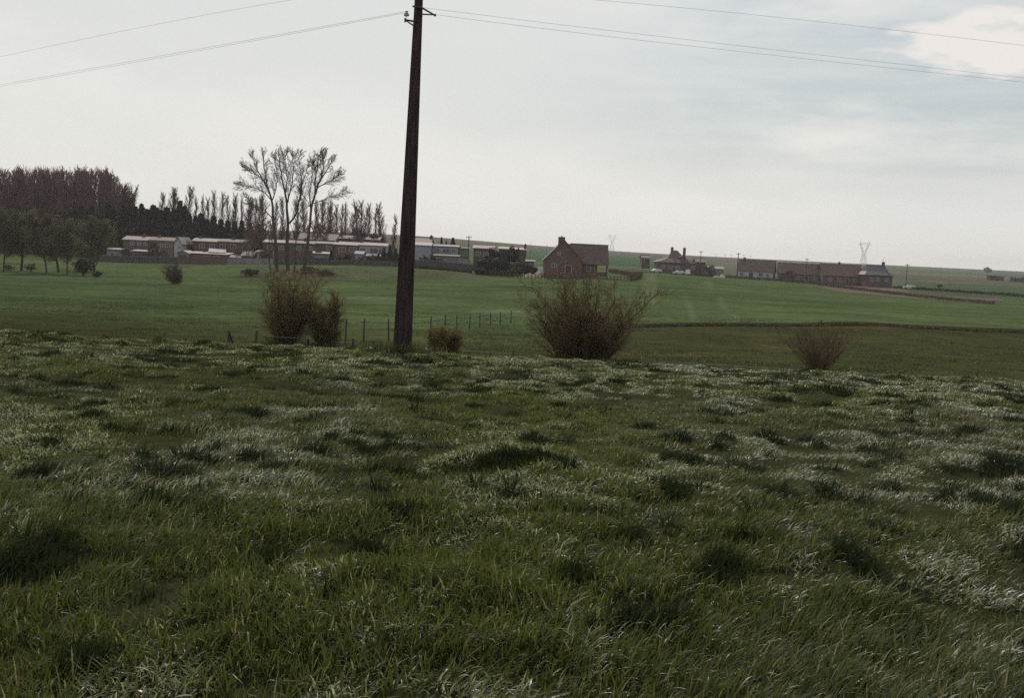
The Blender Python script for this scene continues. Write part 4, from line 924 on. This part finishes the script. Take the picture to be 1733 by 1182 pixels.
# F
house('terraced_house', 'brick house with two white windows and pale roof, left of the grey-white house', 565, 605, 284, 415, 410, 7, BRICK, TILEP, windows=[(578, 418, 427, 1.9), (597, 418.5, 427.5, 1.9)], chim=[(566, 405.5, .7)], group='terraced houses')
house('terraced_house', 'grey-white rendered house with pale roof beside the dark conifers', 607, 653, 284, 416, 411.5, 7, LILAC, TILEP, windows=[(613, 419.5, 426, 1.6), (632, 420, 429, 2.2), (645, 421, 430, 1.6)], chim=[(607.5, 407, .7)], group='terraced houses')
house('shed', 'small shed with a brilliant white tent roof before the grey-white house', 601, 613.5, 276, 430, 425.5, 4, LILAC, TILEG, kind='gable', cat='shed')
house('shed', 'low lean-to with pale roof right of the white tent-roofed shed', 614, 641, 277, 434.5, 431, 4, GREYR, TILE, kind='mono', cat='shed')
# G
house('house', 'white rendered house right of the utility pole with dark roof', 694, 727, 276, 410.5, 403, 8, LILAC, TILE, windows=[(705, 420, 427, 1.3), (716, 421, 428, 1.3)], chim=[(726, 400, .8)])
house('shed', 'bright low-pitched extension roof on the white house by the pole', 696, 727, 271, 416, 411, 4.4, LILAC, TILEG, kind='mono', cat='extension')
house('house', 'low long pale lilac house with one dark window', 729, 774, 276, 417.5, 414.8, 7, LILAC, TILEP, windows=[(754, 421, 429, 1.8), (739, 421, 428, 1.1), (766, 422, 428, 1.1)])
house('shed', 'pale lean-to row in front of the long lilac house', 734, 775, 270, 434, 431.5, 4, GREYR, TILE, kind='mono', cat='shed')
house('shed', 'green-walled annex right of the long lilac house', 775.5, 791, 277, 421, 419.5, 7, GREENR, TILE, kind='mono', cat='annex')
# I
house('house', 'dark brick house with a bright roof strip behind the dark trees', 800, 834, 262, 421, 416, 7, BRICK2, TILEP, windows=[(808, 426, 433, 1.2), (821, 427, 434, 1.2)], doors=[(814, 440, 452, 1.2)])
house('shed', 'white-roofed low building between the two dark trees', 843, 858, 268, 422, 418.5, 6, BRICK2, TILEG, kind='mono', cat='shed')
house('shed', 'white-roofed low building right of the dark trees', 867, 888, 268, 423.5, 420, 6, BRICK2, TILEG, kind='mono', cat='shed', chim=[(887, 415, .7)])
house('shed', 'low shed with a pale roof edge left of the big brick house', 890, 903, 256, 443, 441.5, 3, GREYR, TILEG, kind='mono', cat='shed')
# J: big brick house
rt_, g_, he_, hr_, L_, d_ = house('brick_house', 'large brick house with a steep front gable and a lower right wing', 920, 984, 244, 441, 407.5, 11, BRICKR, TILE, kind='front', chim=[(947.5, 402.5, 1.5)], windows=[(937, 446, 453, 1.2), (944, 427, 432, .9)], doors=[(961, 449, 464, 1.5)], base_y=466)
def J(px, py, dd): q = at(px, py, d_ + dd) - g_; return q
mb = MB(); a = J(984, 445, 3); b_ = J(1008, 446, 3); e_ = J(1029, 447, 3); zr = J(1000, 415.5, 7).z; y0, y1 = 3, 11; ze = a.z
mb.box(a.x + .02, b_.x, y0, y1, -1.6, ze); mb.add([(e_.x, y0, ze), (e_.x, y1, ze), (e_.x, 7, zr), (e_.x - .3, y0, ze), (e_.x - .3, y1, ze), (e_.x - .3, 7, zr)], [(0, 1, 2), (3, 5, 4), (0, 3, 4, 1), (1, 4, 5, 2), (2, 5, 3, 0)])
mb.build('wing_wall', BRICKR, rt_)
x0_ = J(958, 415, 7).x; x1_ = J(1029.5, 416, 7).x
mb = MB(); s_ = (zr - ze) / 4
mb.slab([(x0_, y0 - .4, ze - .4 * s_ + .02), (x1_, y0 - .4, ze - .4 * s_ + .02), (x1_, 7, zr + .02), (x0_, 7, zr + .02)], .15)
mb.slab([(x0_, 7.003, zr + .02), (x1_, 7.003, zr + .02), (x1_, y1 + .4, ze - .4 * s_ + .02), (x0_, y1 + .4, ze - .4 * s_ + .02)], .15)
mb.box(x0_ + 1, x1_ + .05, 6.85, 7.15, zr + .1, zr + .3)
mb.build('wing_roof', TILE, rt_)
for xx in (J(1009.5, 450, 3).x, J(1027.5, 450, 3).x):
    mb = MB(); mb.box(xx - .18, xx + .18, 3.1, 3.5, -1.6, ze - .02); mb.build('carport_post', BRICK2, rt_)
mb = MB(); mb.box(J(1010, 462, 3).x, J(1026, 462, 3).x, 3.2, 3.4, J(1018, 468, 3).z, J(1018, 461, 3).z); mb.build('carport_low_wall', BRICK, rt_)
fw = MB(); q = J(996, 455, 3); fw.box(q.x - .55, q.x + .55, 2.93, 3.02, q.z - .6, q.z + .6); f_ = fw.build('window', FRAME, rt_); fw = MB(); fw.box(q.x - .45, q.x + .45, 2.9, 2.99, q.z - .5, q.z + .5); fw.build('pane', GLASS, f_)
# K
house('shed', 'small dark-doored hut alone in the field left of the villa', 1085, 1099, 372, 437, 432.5, 5, BRICK2, TILE, kind='gable', cat='hut', doors=[(1094, 438, 446, 1.8)], base_y=447)
# L villa
rt_, g_, he_, hr_, L_, d_ = house('villa', 'brown villa with a sweeping hipped roof and two chimneys', 1112, 1176, 380, 444.5, 424, 10, BRICK2, TILE, kind='hip', hip=5.9, chim=[(1138.5, 419.5, .9), (1159.5, 420.5, .9)], windows=[(1121, 449, 455, 1.5), (1133, 449, 455, 1.5), (1147, 450, 456, 1.2), (1172, 450, 456, 1.4)], doors=[(1140, 451, 460, 1.2)], base_y=462)
q = at(1155, 441, d_ + 1.4) - g_
mb = MB(); mb.box(q.x - 1.1, q.x + 1.1, 1.2, 4.2, q.z - .2, q.z + 1.0); mb.add([(q.x - 1.4, .9, q.z + 1.0), (q.x + 1.4, .9, q.z + 1.0), (q.x, .9, q.z + 1.9), (q.x - 1.4, 4.5, q.z + 1.0), (q.x + 1.4, 4.5, q.z + 1.0), (q.x, 4.5, q.z + 1.9)], [(0, 1, 2), (3, 5, 4), (0, 3, 4, 1), (1, 4, 5, 2), (2, 5, 3, 0)])
dm = mb.build('dormer', TILE, rt_); mb = MB(); mb.box(q.x - .8, q.x + .8, 1.15, 1.22, q.z, q.z + .85); mb.build('pane', GLASS, dm)
house('house', 'low brown annex joined to the right of the villa', 1176.8, 1193, 384, 444, 438, 7, BRICK2, TILE, cat='annex', base_y=462)
house('shed', 'low outbuilding with a pale lilac roof between villa and white cottage', 1199, 1224, 384, 455.5, 451, 7, GREYR, TILEP, cat='outbuilding', base_y=465)
# O white cottage, turned so that its white gable shows
rt_, g_, he_, hr_, L_, d_ = house('cottage', 'white cottage with a white gable and dull purple-brown roof', 1250, 1305, 392, 458.5, 441, 7.5, WHITE, TILE, yaw=-20, chim=[(1256, 436.5, .7)], windows=[(1256, 461, 467, 1.3), (1286, 462, 468, 1.6), (1297, 463, 469, 1.1)], doors=[(1271, 461, 471, 1.6)], base_y=471)
house('house', 'long low house with a brown roof and pale gable right of the white cottage', 1318, 1388, 388, 464, 447, 8, BRICK2, TILE, yaw=-12, windows=[(1333, 466, 472, 1.4), (1350, 467, 473, 1.4), (1377, 468, 474, 1.4)], doors=[(1364, 467, 477, 1.4)], base_y=478)
house('house', 'long house with a faded red-brown roof, second from the right end', 1392, 1460, 382, 467, 448.5, 9, BRICK2, TILER, windows=[(1404, 470, 476, 1.4), (1420, 471, 477, 1.4), (1446, 472, 478, 1.4)], doors=[(1433, 471, 481, 1.4)], chim=[(1424, 445, .7)], base_y=482)
house('house', 'dark slate-roofed house at the right-hand end of the village', 1463, 1509, 376, 466, 448.5, 10, BRICK2, DARKT, kind='hip', hip=1.6, windows=[(1474, 470, 476, 1.2), (1484, 470, 476, 1.2), (1499, 471, 477, 1.2)], chim=[(1500, 445, .9)], base_y=486)

# ------------------------------------------------------------------ walls, hedges, garden fences
def wall_run(name, label, pts, h, t, m, cat='wall', cap=None):
    P = [on(px, d) for px, d in pts]; o = P[0]; root = empty(name, o, label=label, cat=cat); mb = MB(); cp = MB()
    for a, b_ in zip(P[:-1], P[1:]):
        a, b_ = a - o, b_ - o; dr = (b_ - a); dr.z = 0; n_ = Vector((-dr.y, dr.x, 0)).normalized() * t / 2
        vs = [a - n_, b_ - n_, b_ + n_, a + n_]
        mb.add([(v.x, v.y, v.z - .6) for v in vs] + [(v.x, v.y, v.z + h) for v in vs], [(0, 3, 2, 1), (4, 5, 6, 7), (0, 1, 5, 4), (1, 2, 6, 5), (2, 3, 7, 6), (3, 0, 4, 7)])
        if cap:
            n2 = n_ * 1.5; vs = [a - n2, b_ - n2, b_ + n2, a + n2]
            cp.add([(v.x, v.y, v.z + h + .003) for v in vs] + [(v.x, v.y, v.z + h + .09) for v in vs], [(0, 3, 2, 1), (4, 5, 6, 7), (0, 1, 5, 4), (1, 2, 6, 5), (2, 3, 7, 6), (3, 0, 4, 7)])
    mb.build('panel', m, root)
    if cap: cp.build('coping', cap, root)
    return root
PURPLE = mat('dark_wall_panels', (.075, .06, .068), (.05, .04, .048), 1.2, .9)
wall_run('garden_wall', 'long dark garden wall in front of the first terrace', [(160, 277), (200, 275), (250, 274), (299, 273)], 1.7, .2, PURPLE, cap=GREYR)
wall_run('garden_wall', 'dark red-brown garden wall in front of the long barn', [(300, 273), (340, 272.5), (384, 272)], 1.9, .2, BRICK)
wall_run('garden_wall', 'grey garden fence between the second terrace and the bare trees', [(385, 272), (420, 271), (462, 270)], 1.6, .12, GREYR)
wall_run('garden_wall', 'dark fence behind the trunks of the tall bare trees', [(463, 270), (500, 269), (556, 268)], 1.7, .12, PURPLE)
wall_run('garden_wall', 'dark fence at the foot of the grey-white house', [(557, 268), (600, 267), (668, 262)], 1.3, .12, PURPLE)
wall_run('garden_wall', 'dark sloping garden wall right of the utility pole', [(694, 257), (730, 254), (770, 250), (800, 247)], 1.9, .2, PURPLE, cap=GREYR)
wall_run('garden_wall', 'pale low wall at the foot of the green annex', [(776, 263), (795, 262)], 2.6, .2, GREYR, cap=LILAC)
def hedge(label, pts, h, w_, m, n, size, seed, name='hedge'):
    P = [on(px, d) for px, d in pts]; o = P[0]; root = empty(name, o, label=label, cat='hedge'); rng = np.random.default_rng(seed)
    A = np.array([(*(p - o),) for p in P]); seg = np.linalg.norm(np.diff(A, axis=0), axis=1); cum = np.concatenate([[0], np.cumsum(seg)]); s = rng.uniform(0, cum[-1], n)
    C = np.stack([np.interp(s, cum, A[:, i]) for i in range(3)], 1); hh = h * (.65 + .6 * fbm(s / 2.5, s * 0, seed, 3))
    C[:, 0] += rng.normal(0, w_ * .2, n); C[:, 1] += rng.normal(0, w_ * .4, n); C[:, 2] += hh * rng.uniform(0, 1, n) ** .7
    segs = []
    for i in range(int(cum[-1] * 1.5)):
        t = rng.uniform(0, cum[-1]); b = np.array([np.interp(t, cum, A[:, k]) for k in range(3)]); segs.append((tuple(b - [0, 0, .2]), tuple(b + rng.normal(0, .2, 3) * [1, 1, 0] + [0, 0, h * .7]), .05, .02))
    mesh_obj('stems', *tubes(segs, 4), TWIGB, root); mesh_obj('foliage', *cards(C, size, rng), m, root); return root
hedge('dark low hedge at the left corner of the picket fence', [(804, 240), (835, 238), (870, 237)], 1.3, 1.6, EVERG2, 2600, .18, 1)
hedge('dark garden hedge at the foot of the long garden wall, right of the pole', [(702, 251), (740, 249), (800, 244)], .7, 1., EVERG2, 1500, .16, 2)
hedge('thin dark hedge descending the slope right of the big brick house', [(1031, 330), (1050, 310), (1083, 275)], 1.2, 1.0, TWIGB, 2200, .2, 3)
hedge('reddish-brown hedge at the edge of the crop below the hut', [(1066, 238), (1074, 250), (1083, 272)], 1.7, 1.6, TWIGB, 2600, .18, 4)
hedge('brown hedge in front of the villa and cottage gardens', [(1180, 374), (1230, 376), (1300, 376), (1390, 368)], 1.0, 1.0, TWIGB, 3000, .22, 5)
hedge('dark far hedge running right from the village pole', [(1512, 372), (1560, 362), (1640, 345), (1760, 325)], .9, 1.4, EVERG2, 3500, .2, 6)
hedge('dark clump of far hedge in the brown field', [(1671, 760), (1698, 760)], 3.0, 3, EVERG2, 900, .5, 7)
hedge('dark far hedge at the right edge below the skyline', [(1710, 720), (1790, 715)], 3.6, 3, EVERG2, 1800, .5, 8)
hedge('brown weedy strip of dead stalks at the edge of the village field', [(1385, 352), (1480, 300), (1560, 262), (1685, 232)], .7, 3.0, mat('dead_stalks', (.11, .08, .07), (.07, .055, .05), .6, .95), 7000, .16, 9)
# picket fence in front of the brick house
def pickets(label, pa, pb, n, h):
    A = on(*pa); B = on(*pb); root = empty('picket_fence', A, label=label, cat='fence')
    for i in range(n):
        t = i / (n - 1); x = A.x + (B.x - A.x) * t; y_ = A.y + (B.y - A.y) * t; z = g1(x, y_); mb = MB(); mb.box(x - A.x - .09, x - A.x + .09, y_ - A.y - .07, y_ - A.y + .07, z - A.z - .3, z - A.z + h); mb.build('post', WOOD, root)
    for zz in (.35, .8):
        mb = MB(); k = 10
        for i in range(k):
            x0 = A.x + (B.x - A.x) * i / k; x1 = A.x + (B.x - A.x) * (i + 1) / k; y0 = A.y + (B.y - A.y) * i / k; y1 = A.y + (B.y - A.y) * (i + 1) / k
            mb.tube((x0 - A.x, y0 - A.y + .1, g1(x0, y0) - A.z + zz * h), (x1 - A.x, y1 - A.y + .1, g1(x1, y1) - A.z + zz * h), .03, .03, 4)
        mb.build('rail', WOOD, root)
pickets('fence of short dark posts before the sand heap, left of the brick house', (832, 234), (912, 235), 14, 1.0)
pickets('fence of short dark posts along the garden of the big brick house', (916, 235), (1062, 237), 26, 1.0)
def heap(name, label, px, d, W_, H_, m, cat, seed=1):
    rng = np.random.default_rng(seed); g = on(px, d); V = []; n = 20; k = 7; Fc = []
    for j in range(k + 1):
        for i in range(n):
            a = 6.2832 * i / n; rr = (1 - j / k) * (1 + .25 * math.sin(a * 3 + seed) + rng.uniform(-.08, .08)); z = H_ * (1 - (1 - j / k) ** 1.6) * rng.uniform(.85, 1.1) if j else -.3
            V.append((rr * math.cos(a) * W_ / 2, rr * math.sin(a) * W_ / 3, z))
    for j in range(k):
        for i in range(n): Fc.append((j * n + i, j * n + (i + 1) % n, (j + 1) * n + (i + 1) % n, (j + 1) * n + i))
    o = mesh_obj(name, V, Fc, m, loc=g, smooth=True); tag(o, label, cat); return o
heap('sand_heap', 'low pale pinkish sand heap left of the big brick house', 896, 241, 3.4, .9, SAND, 'sand heap', 2)
heap('sand_heap', 'taller pale sand heap touching the corner of the big brick house', 909, 240.5, 1.9, 1.35, SAND, 'sand heap', 3)
heap('rubble_pile', 'pale rubble pile in front of the lilac-roofed outbuilding', 1222, 372, 2.4, 1.2, STONE, 'rubble', 4)
heap('rubble_pile', 'flatter pinkish rubble pile left of the pale one', 1213, 372, 2.6, .7, SAND, 'rubble', 5)
def blk(px, py, d, w_, h_, label):
    g = on(px, d); mb = MB(); mb.box(-w_ / 2, w_ / 2, -.3, .3, -.2, h_); mb.tube((-w_ * .3, 0, h_), (-w_ * .3, 0, h_ + .15), .1, .08, 8); mb.box(-w_ / 2 - .04, w_ / 2 + .04, -.34, .34, h_, h_ + .06); o = mb.build('water_trough', WHITE, loc=g); tag(o, label, 'trough')
blk(802, 464, 240, .7, .6, 'white trough at the left corner of the dark hedge, left of two')
blk(809, 463, 240.5, .6, .55, 'white trough at the corner of the dark hedge, right of two')
# dark trees by the brick houses and conifers by the pole
for i, (px, yt, W_, d, lab, m_) in enumerate(((835, 416, 5, 256, 'dark dense tree in front of the dark brick house', EVERG2), (862, 411, 5.5, 254, 'taller dark tree between the two white roofs', EVERG2), (848, 434, 6, 250, 'low dark shrubbery between the two dark trees', EVERG2), (880, 442, 5, 249, 'brownish garden bush right of the taller dark tree', TWIGB),
        (818, 440, 4, 247, 'dark garden bush beneath the bright roof strip', EVERG2), (900, 449, 4, 246, 'low green garden bush left of the brick house', EVERG2), (814, 452, 3, 244, 'low brown bush before the dark brick house', TWIGB))):
    blob_tree('garden_tree', px, d, hpx(px, yt, d), W_, lab, 'tree', m_, 2400, .22, .06, seed=200 + i, group='garden trees by the brick houses')
for i, (px, yt, W_, d, lab) in enumerate(((649, 420, 3.2, 268, 'dark pointed garden conifer, left of the clump by the pole'), (659, 417, 3.6, 267, 'tallest garden conifer of the clump by the pole'), (669, 421, 3.5, 266, 'garden conifer half hidden by the utility pole'), (640, 430, 3, 267, 'low conifer at the left foot of the clump by the pole'),
        (586, 432, 3.4, 270, 'round dark evergreen bush below the white windows'), (560, 424, 1.6, 272, 'narrow dark evergreen column beside the slanting shed roof'), (624, 435, 2.4, 269, 'small dark evergreen bush under the lean-to'))):
    rng = np.random.default_rng(300 + i); H = hpx(px, yt, d); root = empty('garden_conifer', on(px, d), label=lab, cat='conifer', group='garden conifers')
    mb = MB(); mb.tube((0, 0, -.3), (0, 0, H * .9), .12, .03, 6); mb.build('trunk', BARKG, root)
    mesh_obj('crown', *conifer_vf(rng, H, W_ * .62, 1500, .24), EVERG, root)
blob_tree('garden_tree', 718, 262, 3.2, 3, 'small bare garden bush before the white house by the pole', 'bush', TWIGB, 700, .16, .1, seed=310)
blob_tree('garden_tree', 730, 260, hpx(730, 430, 260), 2.2, 'dark upright garden bush before the lilac house', 'bush', EVERG2, 700, .16, .1, seed=311)
blob_tree('garden_tree', 258, 281, hpx(258, 404, 281), 4, 'brown bare garden tree before the first terrace', 'tree', TWIGB, 800, .2, .3, seed=312)
blob_tree('garden_tree', 1204, 374, hpx(1204, 449, 374), 4, 'brown bush beside the villa annex', 'bush', TWIGB, 900, .22, .1, seed=313)
blob_tree('garden_tree', 1337, 380, hpx(1337, 455, 380), 4.5, 'reddish bush in front of the pale gable', 'bush', TWIGR, 900, .22, .1, seed=314)
rq = random.Random(9)
for i, (px, yt, W_, d, lab, m_) in enumerate(((212, 416, 3.5, 278, 'dark bush at the left corner of the first brick terrace', EVERG2), (240, 424, 3, 277, 'brown scrub between the two low sheds of the first terrace', TWIGB), (278, 421, 3.2, 279, 'brownish bush before the ochre terrace half', TWIGB),
        (316, 404, 4, 289, 'dark tree filling the gap between the white gable and the second terrace', EVERG2), (345, 421, 2.4, 285, 'small brown bush under the second terrace windows', TWIGB), (403, 414, 4, 284, 'bare brown garden tree at the right end of the second terrace', TWIGR), (421, 398, 6, 282, 'spreading bare garden tree beside the cream shed', TWIGB),
        (446, 418, 3, 279, 'bare bush beside the small white hut', TWIGB), (540, 420, 3, 283, 'brown bush between the slanting shed and the brick terrace', TWIGB), (572, 429, 2.4, 275, 'low greenish bush left of the round dark evergreen', OLIVE2), (590, 428, 2.2, 276, 'small olive bush below the right white window', OLIVE2),
        (610, 433, 2, 271, 'low olive bush at the foot of the white tent-roofed shed', OLIVE2), (632, 428, 3, 273, 'olive garden shrub before the grey-white house', OLIVE2), (742, 436, 3, 262, 'low brown bush on the garden wall side of the lilac house', TWIGB), (787, 434, 3, 268, 'brown bush against the green annex', TWIGB))):
    blob_tree('garden_tree', px, d, hpx(px, yt, d), W_, lab, 'tree' if 'tree' in lab else 'bush', m_, 900, .17, .08, seed=400 + i, group='garden trees and bushes by the terraces')
# rough growth at the foot of the pole and bushes
bx = []; by = []; rw = np.random.default_rng(77)
for (px, d, wd, n) in ((680, 23.8, .5, 26), (480, 36.6, 1.3, 40), (550, 36.6, .9, 30), (749, 32.7, .7, 20), (985, 35.5, 2.4, 80), (1383, 36.6, 1.0, 24)):
    p = on(px, d); bx += list(p.x + rw.normal(0, wd * .6, n)); by += list(d + rw.normal(0, .25, n))
tuft_grass('rough_grass', np.array(bx), np.array(by), .30, .016, [(.06, .065, .025), (.10, .085, .045), (.14, .115, .06), (.045, .05, .02)], 'rough mixed grass and dead stalks at the foot of the pole and bushes', 78, 22, .14, 3)
blob_tree('field_bush', 1671, 1500, 9, 14, 'small bush on the far right skyline', 'bush', EVERG2, 500, 1.0, .05, seed=315)
blob_tree('field_bush', 1590, 420, 1.6, 3, 'small dark bush in the green field right of the village pole', 'bush', EVERG2, 400, .2, .05, seed=316)

# ------------------------------------------------------------------ cars
def car(px, d, rz, label, van=False, sc_=1.0):
    g = on(px, d); root = empty('parked_van' if van else 'parked_car', g, rz, label=label, cat='van' if van else 'car')
    h = 1.95 if van else 1.4
    pr = [(-2.1, .35), (-2.1, .8), (-1.9, .95), (-1.1, 1.0), (-.55, h), (1.2 if not van else 2.0, h), (1.9 if not van else 2.1, 1.0 if not van else h - .3), (2.1, .9), (2.12, .35)]
    mb = MB(); n = len(pr); W_ = .82
    vs = [(x, -W_ if z < 1.02 else -W_ * .82, z) for x, z in pr] + [(x, W_ if z < 1.02 else W_ * .82, z) for x, z in pr]
    mb.add(vs, [tuple(range(n)), tuple(range(2 * n - 1, n - 1, -1))] + [(i, i + n, (i + 1) % n + n, (i + 1) % n) for i in range(n)]); mb.build('body', CARP, root)
    mb = MB()
    for s in (-1, 1):
        y_ = s * W_ * .91; mb.add([(-.95, y_ - s * -.02, 1.03), (1.3, y_ + s * .02, 1.03), (1.05, s * (W_ * .82 + .03), h - .08), (-.5, s * (W_ * .82 + .03), h - .08)], [(0, 1, 2, 3)])
    mb.build('side_window', GLASS, root)
    for x in (-1.35, 1.35):
        for s in (-1, 1): mb = MB(); mb.tube((x, s * .62, .33), (x, s * .86, .33), .33, .33, 14); mb.build('wheel', RUBBER, root)
car(1149, 373, R(12), 'white parked car in front of the villa, left of the van')
car(1164, 374, R(80), 'white parked van outside the villa door', van=True)
car(1539, 366, R(-10), 'pale parked car beside the village pole at the right')
car(1110, 374, R(30), 'pale low car at the left corner of the villa')
car(915.5, 250, R(85), 'white van parked close to the left wall of the big brick house', van=True)

# ------------------------------------------------------------------ village poles, pylons
def vpole(px, d, ytop, label, r=.14, arm=True, base=None):
    g = on(px, d); H = at(px, ytop, d).z - g.z; root = empty('village_pole', g, label=label, cat='pole', group='poles in the village'); mb = MB(); mb.tube((0, 0, -.5), (0, 0, H), r, r * .7, 8); mb.build('post', WOOD, root)
    if arm: mb = MB(); mb.box(-.7, .7, -.06, .06, H - .5, H - .36); mb.tube((-.6, 0, H - .36), (-.6, 0, H - .15), .05, .05, 6); mb.tube((.6, 0, H - .36), (.6, 0, H - .15), .05, .05, 6); mb.build('crossarm', WOOD, root)
vpole(791.3, 268, 399, 'dark village pole right of the long lilac house')
vpole(1184, 378, 424.5, 'thin village pole at the villa annex')
vpole(1363, 376, 437, 'thin village pole in front of the long brown roofs')
vpole(1532.5, 368, 446.5, 'dark pole standing alone right of the last house', .16)
vpole(1247, 402, 428, 'short thick pole on the skyline left of the white cottage', .22)
vpole(1491, 392, 437, 'faint thin pole behind the dark slate-roofed house', .07, False)
vpole(897, 420, 409, 'faint thin pole on the skyline left of the brick house', .07, False)
vpole(924, 420, 412, 'faint thin pole just left of the steep gable', .07, False)
def pylon(px, d, ytop, ybase, label, hw):
    g = on(px, d); H = at(px, ytop, d).z - g.z; root = empty('electricity_pylon', g, label=label, cat='pylon', group='pylons on the horizon'); w_ = hw * d / F; r = .16 * d / 1500 if d < 2000 else .15
    mb = MB(); zw = H * .50; bw = w_ * .62; ww = w_ * .16
    for s in (-1, 1):
        for t in (-1, 1): mb.tube((s * bw, t * bw, -1), (s * ww, t * ww, zw), r, r, 5)
    for k in range(5):
        z0, z1 = zw * k / 5, zw * (k + 1) / 5; a0 = bw + (ww - bw) * k / 5; a1 = bw + (ww - bw) * (k + 1) / 5
        for t in (-1, 1): mb.tube((-a0, t * a0, z0), (a1, t * a1, z1), r * .6, r * .6, 4); mb.tube((a0, t * a0, z0), (-a1, t * a1, z1), r * .6, r * .6, 4)
    mb.build('tower', STEEL, root)
    mb = MB(); zb = H * .88
    for s in (-1, 1):
        for t in (-1, 1): mb.tube((s * ww, t * ww, zw), (s * w_ * .70, t * ww * .6, zb), r, r, 5); mb.tube((s * ww * .2, t * ww, zw + 1), (s * w_ * .48, t * ww * .6, zb), r * .8, r * .8, 5)
        for k in range(4): x0 = ww + (w_ * .7 - ww) * k / 4; x1 = ww * .2 + (w_ * .48) * (k + 1) / 4.5; mb.tube((s * x0, 0, zw + (zb - zw) * k / 4), (s * x1, 0, zw + (zb - zw) * (k + .8) / 4), r * .6, r * .6, 4)
        mb.tube((s * w_ * .6, 0, zb), (s * w_ * .68, 0, H), r, r * .6, 5); mb.tube((s * w_ * .78, 0, zb), (s * w_ * .68, 0, H), r, r * .6, 5)
    mb.build('forked_head', STEEL, root)
    mb = MB(); mb.tube((-w_, 0, zb), (w_, 0, zb), r, r, 5); mb.tube((-w_ * .8, 0, zb + 1.6 * d / 1500), (w_ * .8, 0, zb + 1.6 * d / 1500), r, r, 5)
    for s in (-1, 0, 1): mb.tube((s * w_ * .96, 0, zb), (s * w_ * .96, 0, zb - 3 * d / 1500), r * .7, r * .7, 4)
    mb.build('crossarm', STEEL, root)
pylon(1460.5, 1500, 408, 447, 'forked lattice pylon on the skyline above the last houses', 11)
pylon(1035, 2450, 397, 430, 'faint forked lattice pylon above the right end of the big brick house', 7.5)
for i, (px, yt) in enumerate(((1211, 429), (1227, 430), (1237, 431), (1258, 431), (1269, 432))):
    g = on(px, 1350); H = at(px, yt, 1350).z - g.z; mb = MB(); mb.tube((0, 0, -1), (0, 0, H), .22, .12, 6); mb.tube((-2.5, 0, H * .9), (2.5, 0, H * .9), .12, .12, 5); o = mb.build('distant_mast', STEEL, loc=g)
    tag(o, 'tiny faint mast on the skyline between villa and white cottage, %s from the left' % ORD[i], 'mast', 'distant masts on the skyline')

# ------------------------------------------------------------------ thin spring haze
zlo = float(min(v.co.z for v in bpy.data.objects['ground'].data.vertices)) - 1.0
hz = MB(); hz.box(-9500, 9500, -60, 6200, zlo, 75.0)
hm, hn, hb = bsdf_mat('haze_air'); hn.nodes.remove(hb); pv = N(hn, 'ShaderNodeVolumePrincipled')
pv.inputs['Color'].default_value = (.94, .90, .91, 1); pv.inputs['Density'].default_value = .00013; pv.inputs['Anisotropy'].default_value = .35
hn.links.new(pv.outputs[0], hn.nodes['Material Output'].inputs['Volume'])
tag(hz.build('haze', hm), kind='stuff')
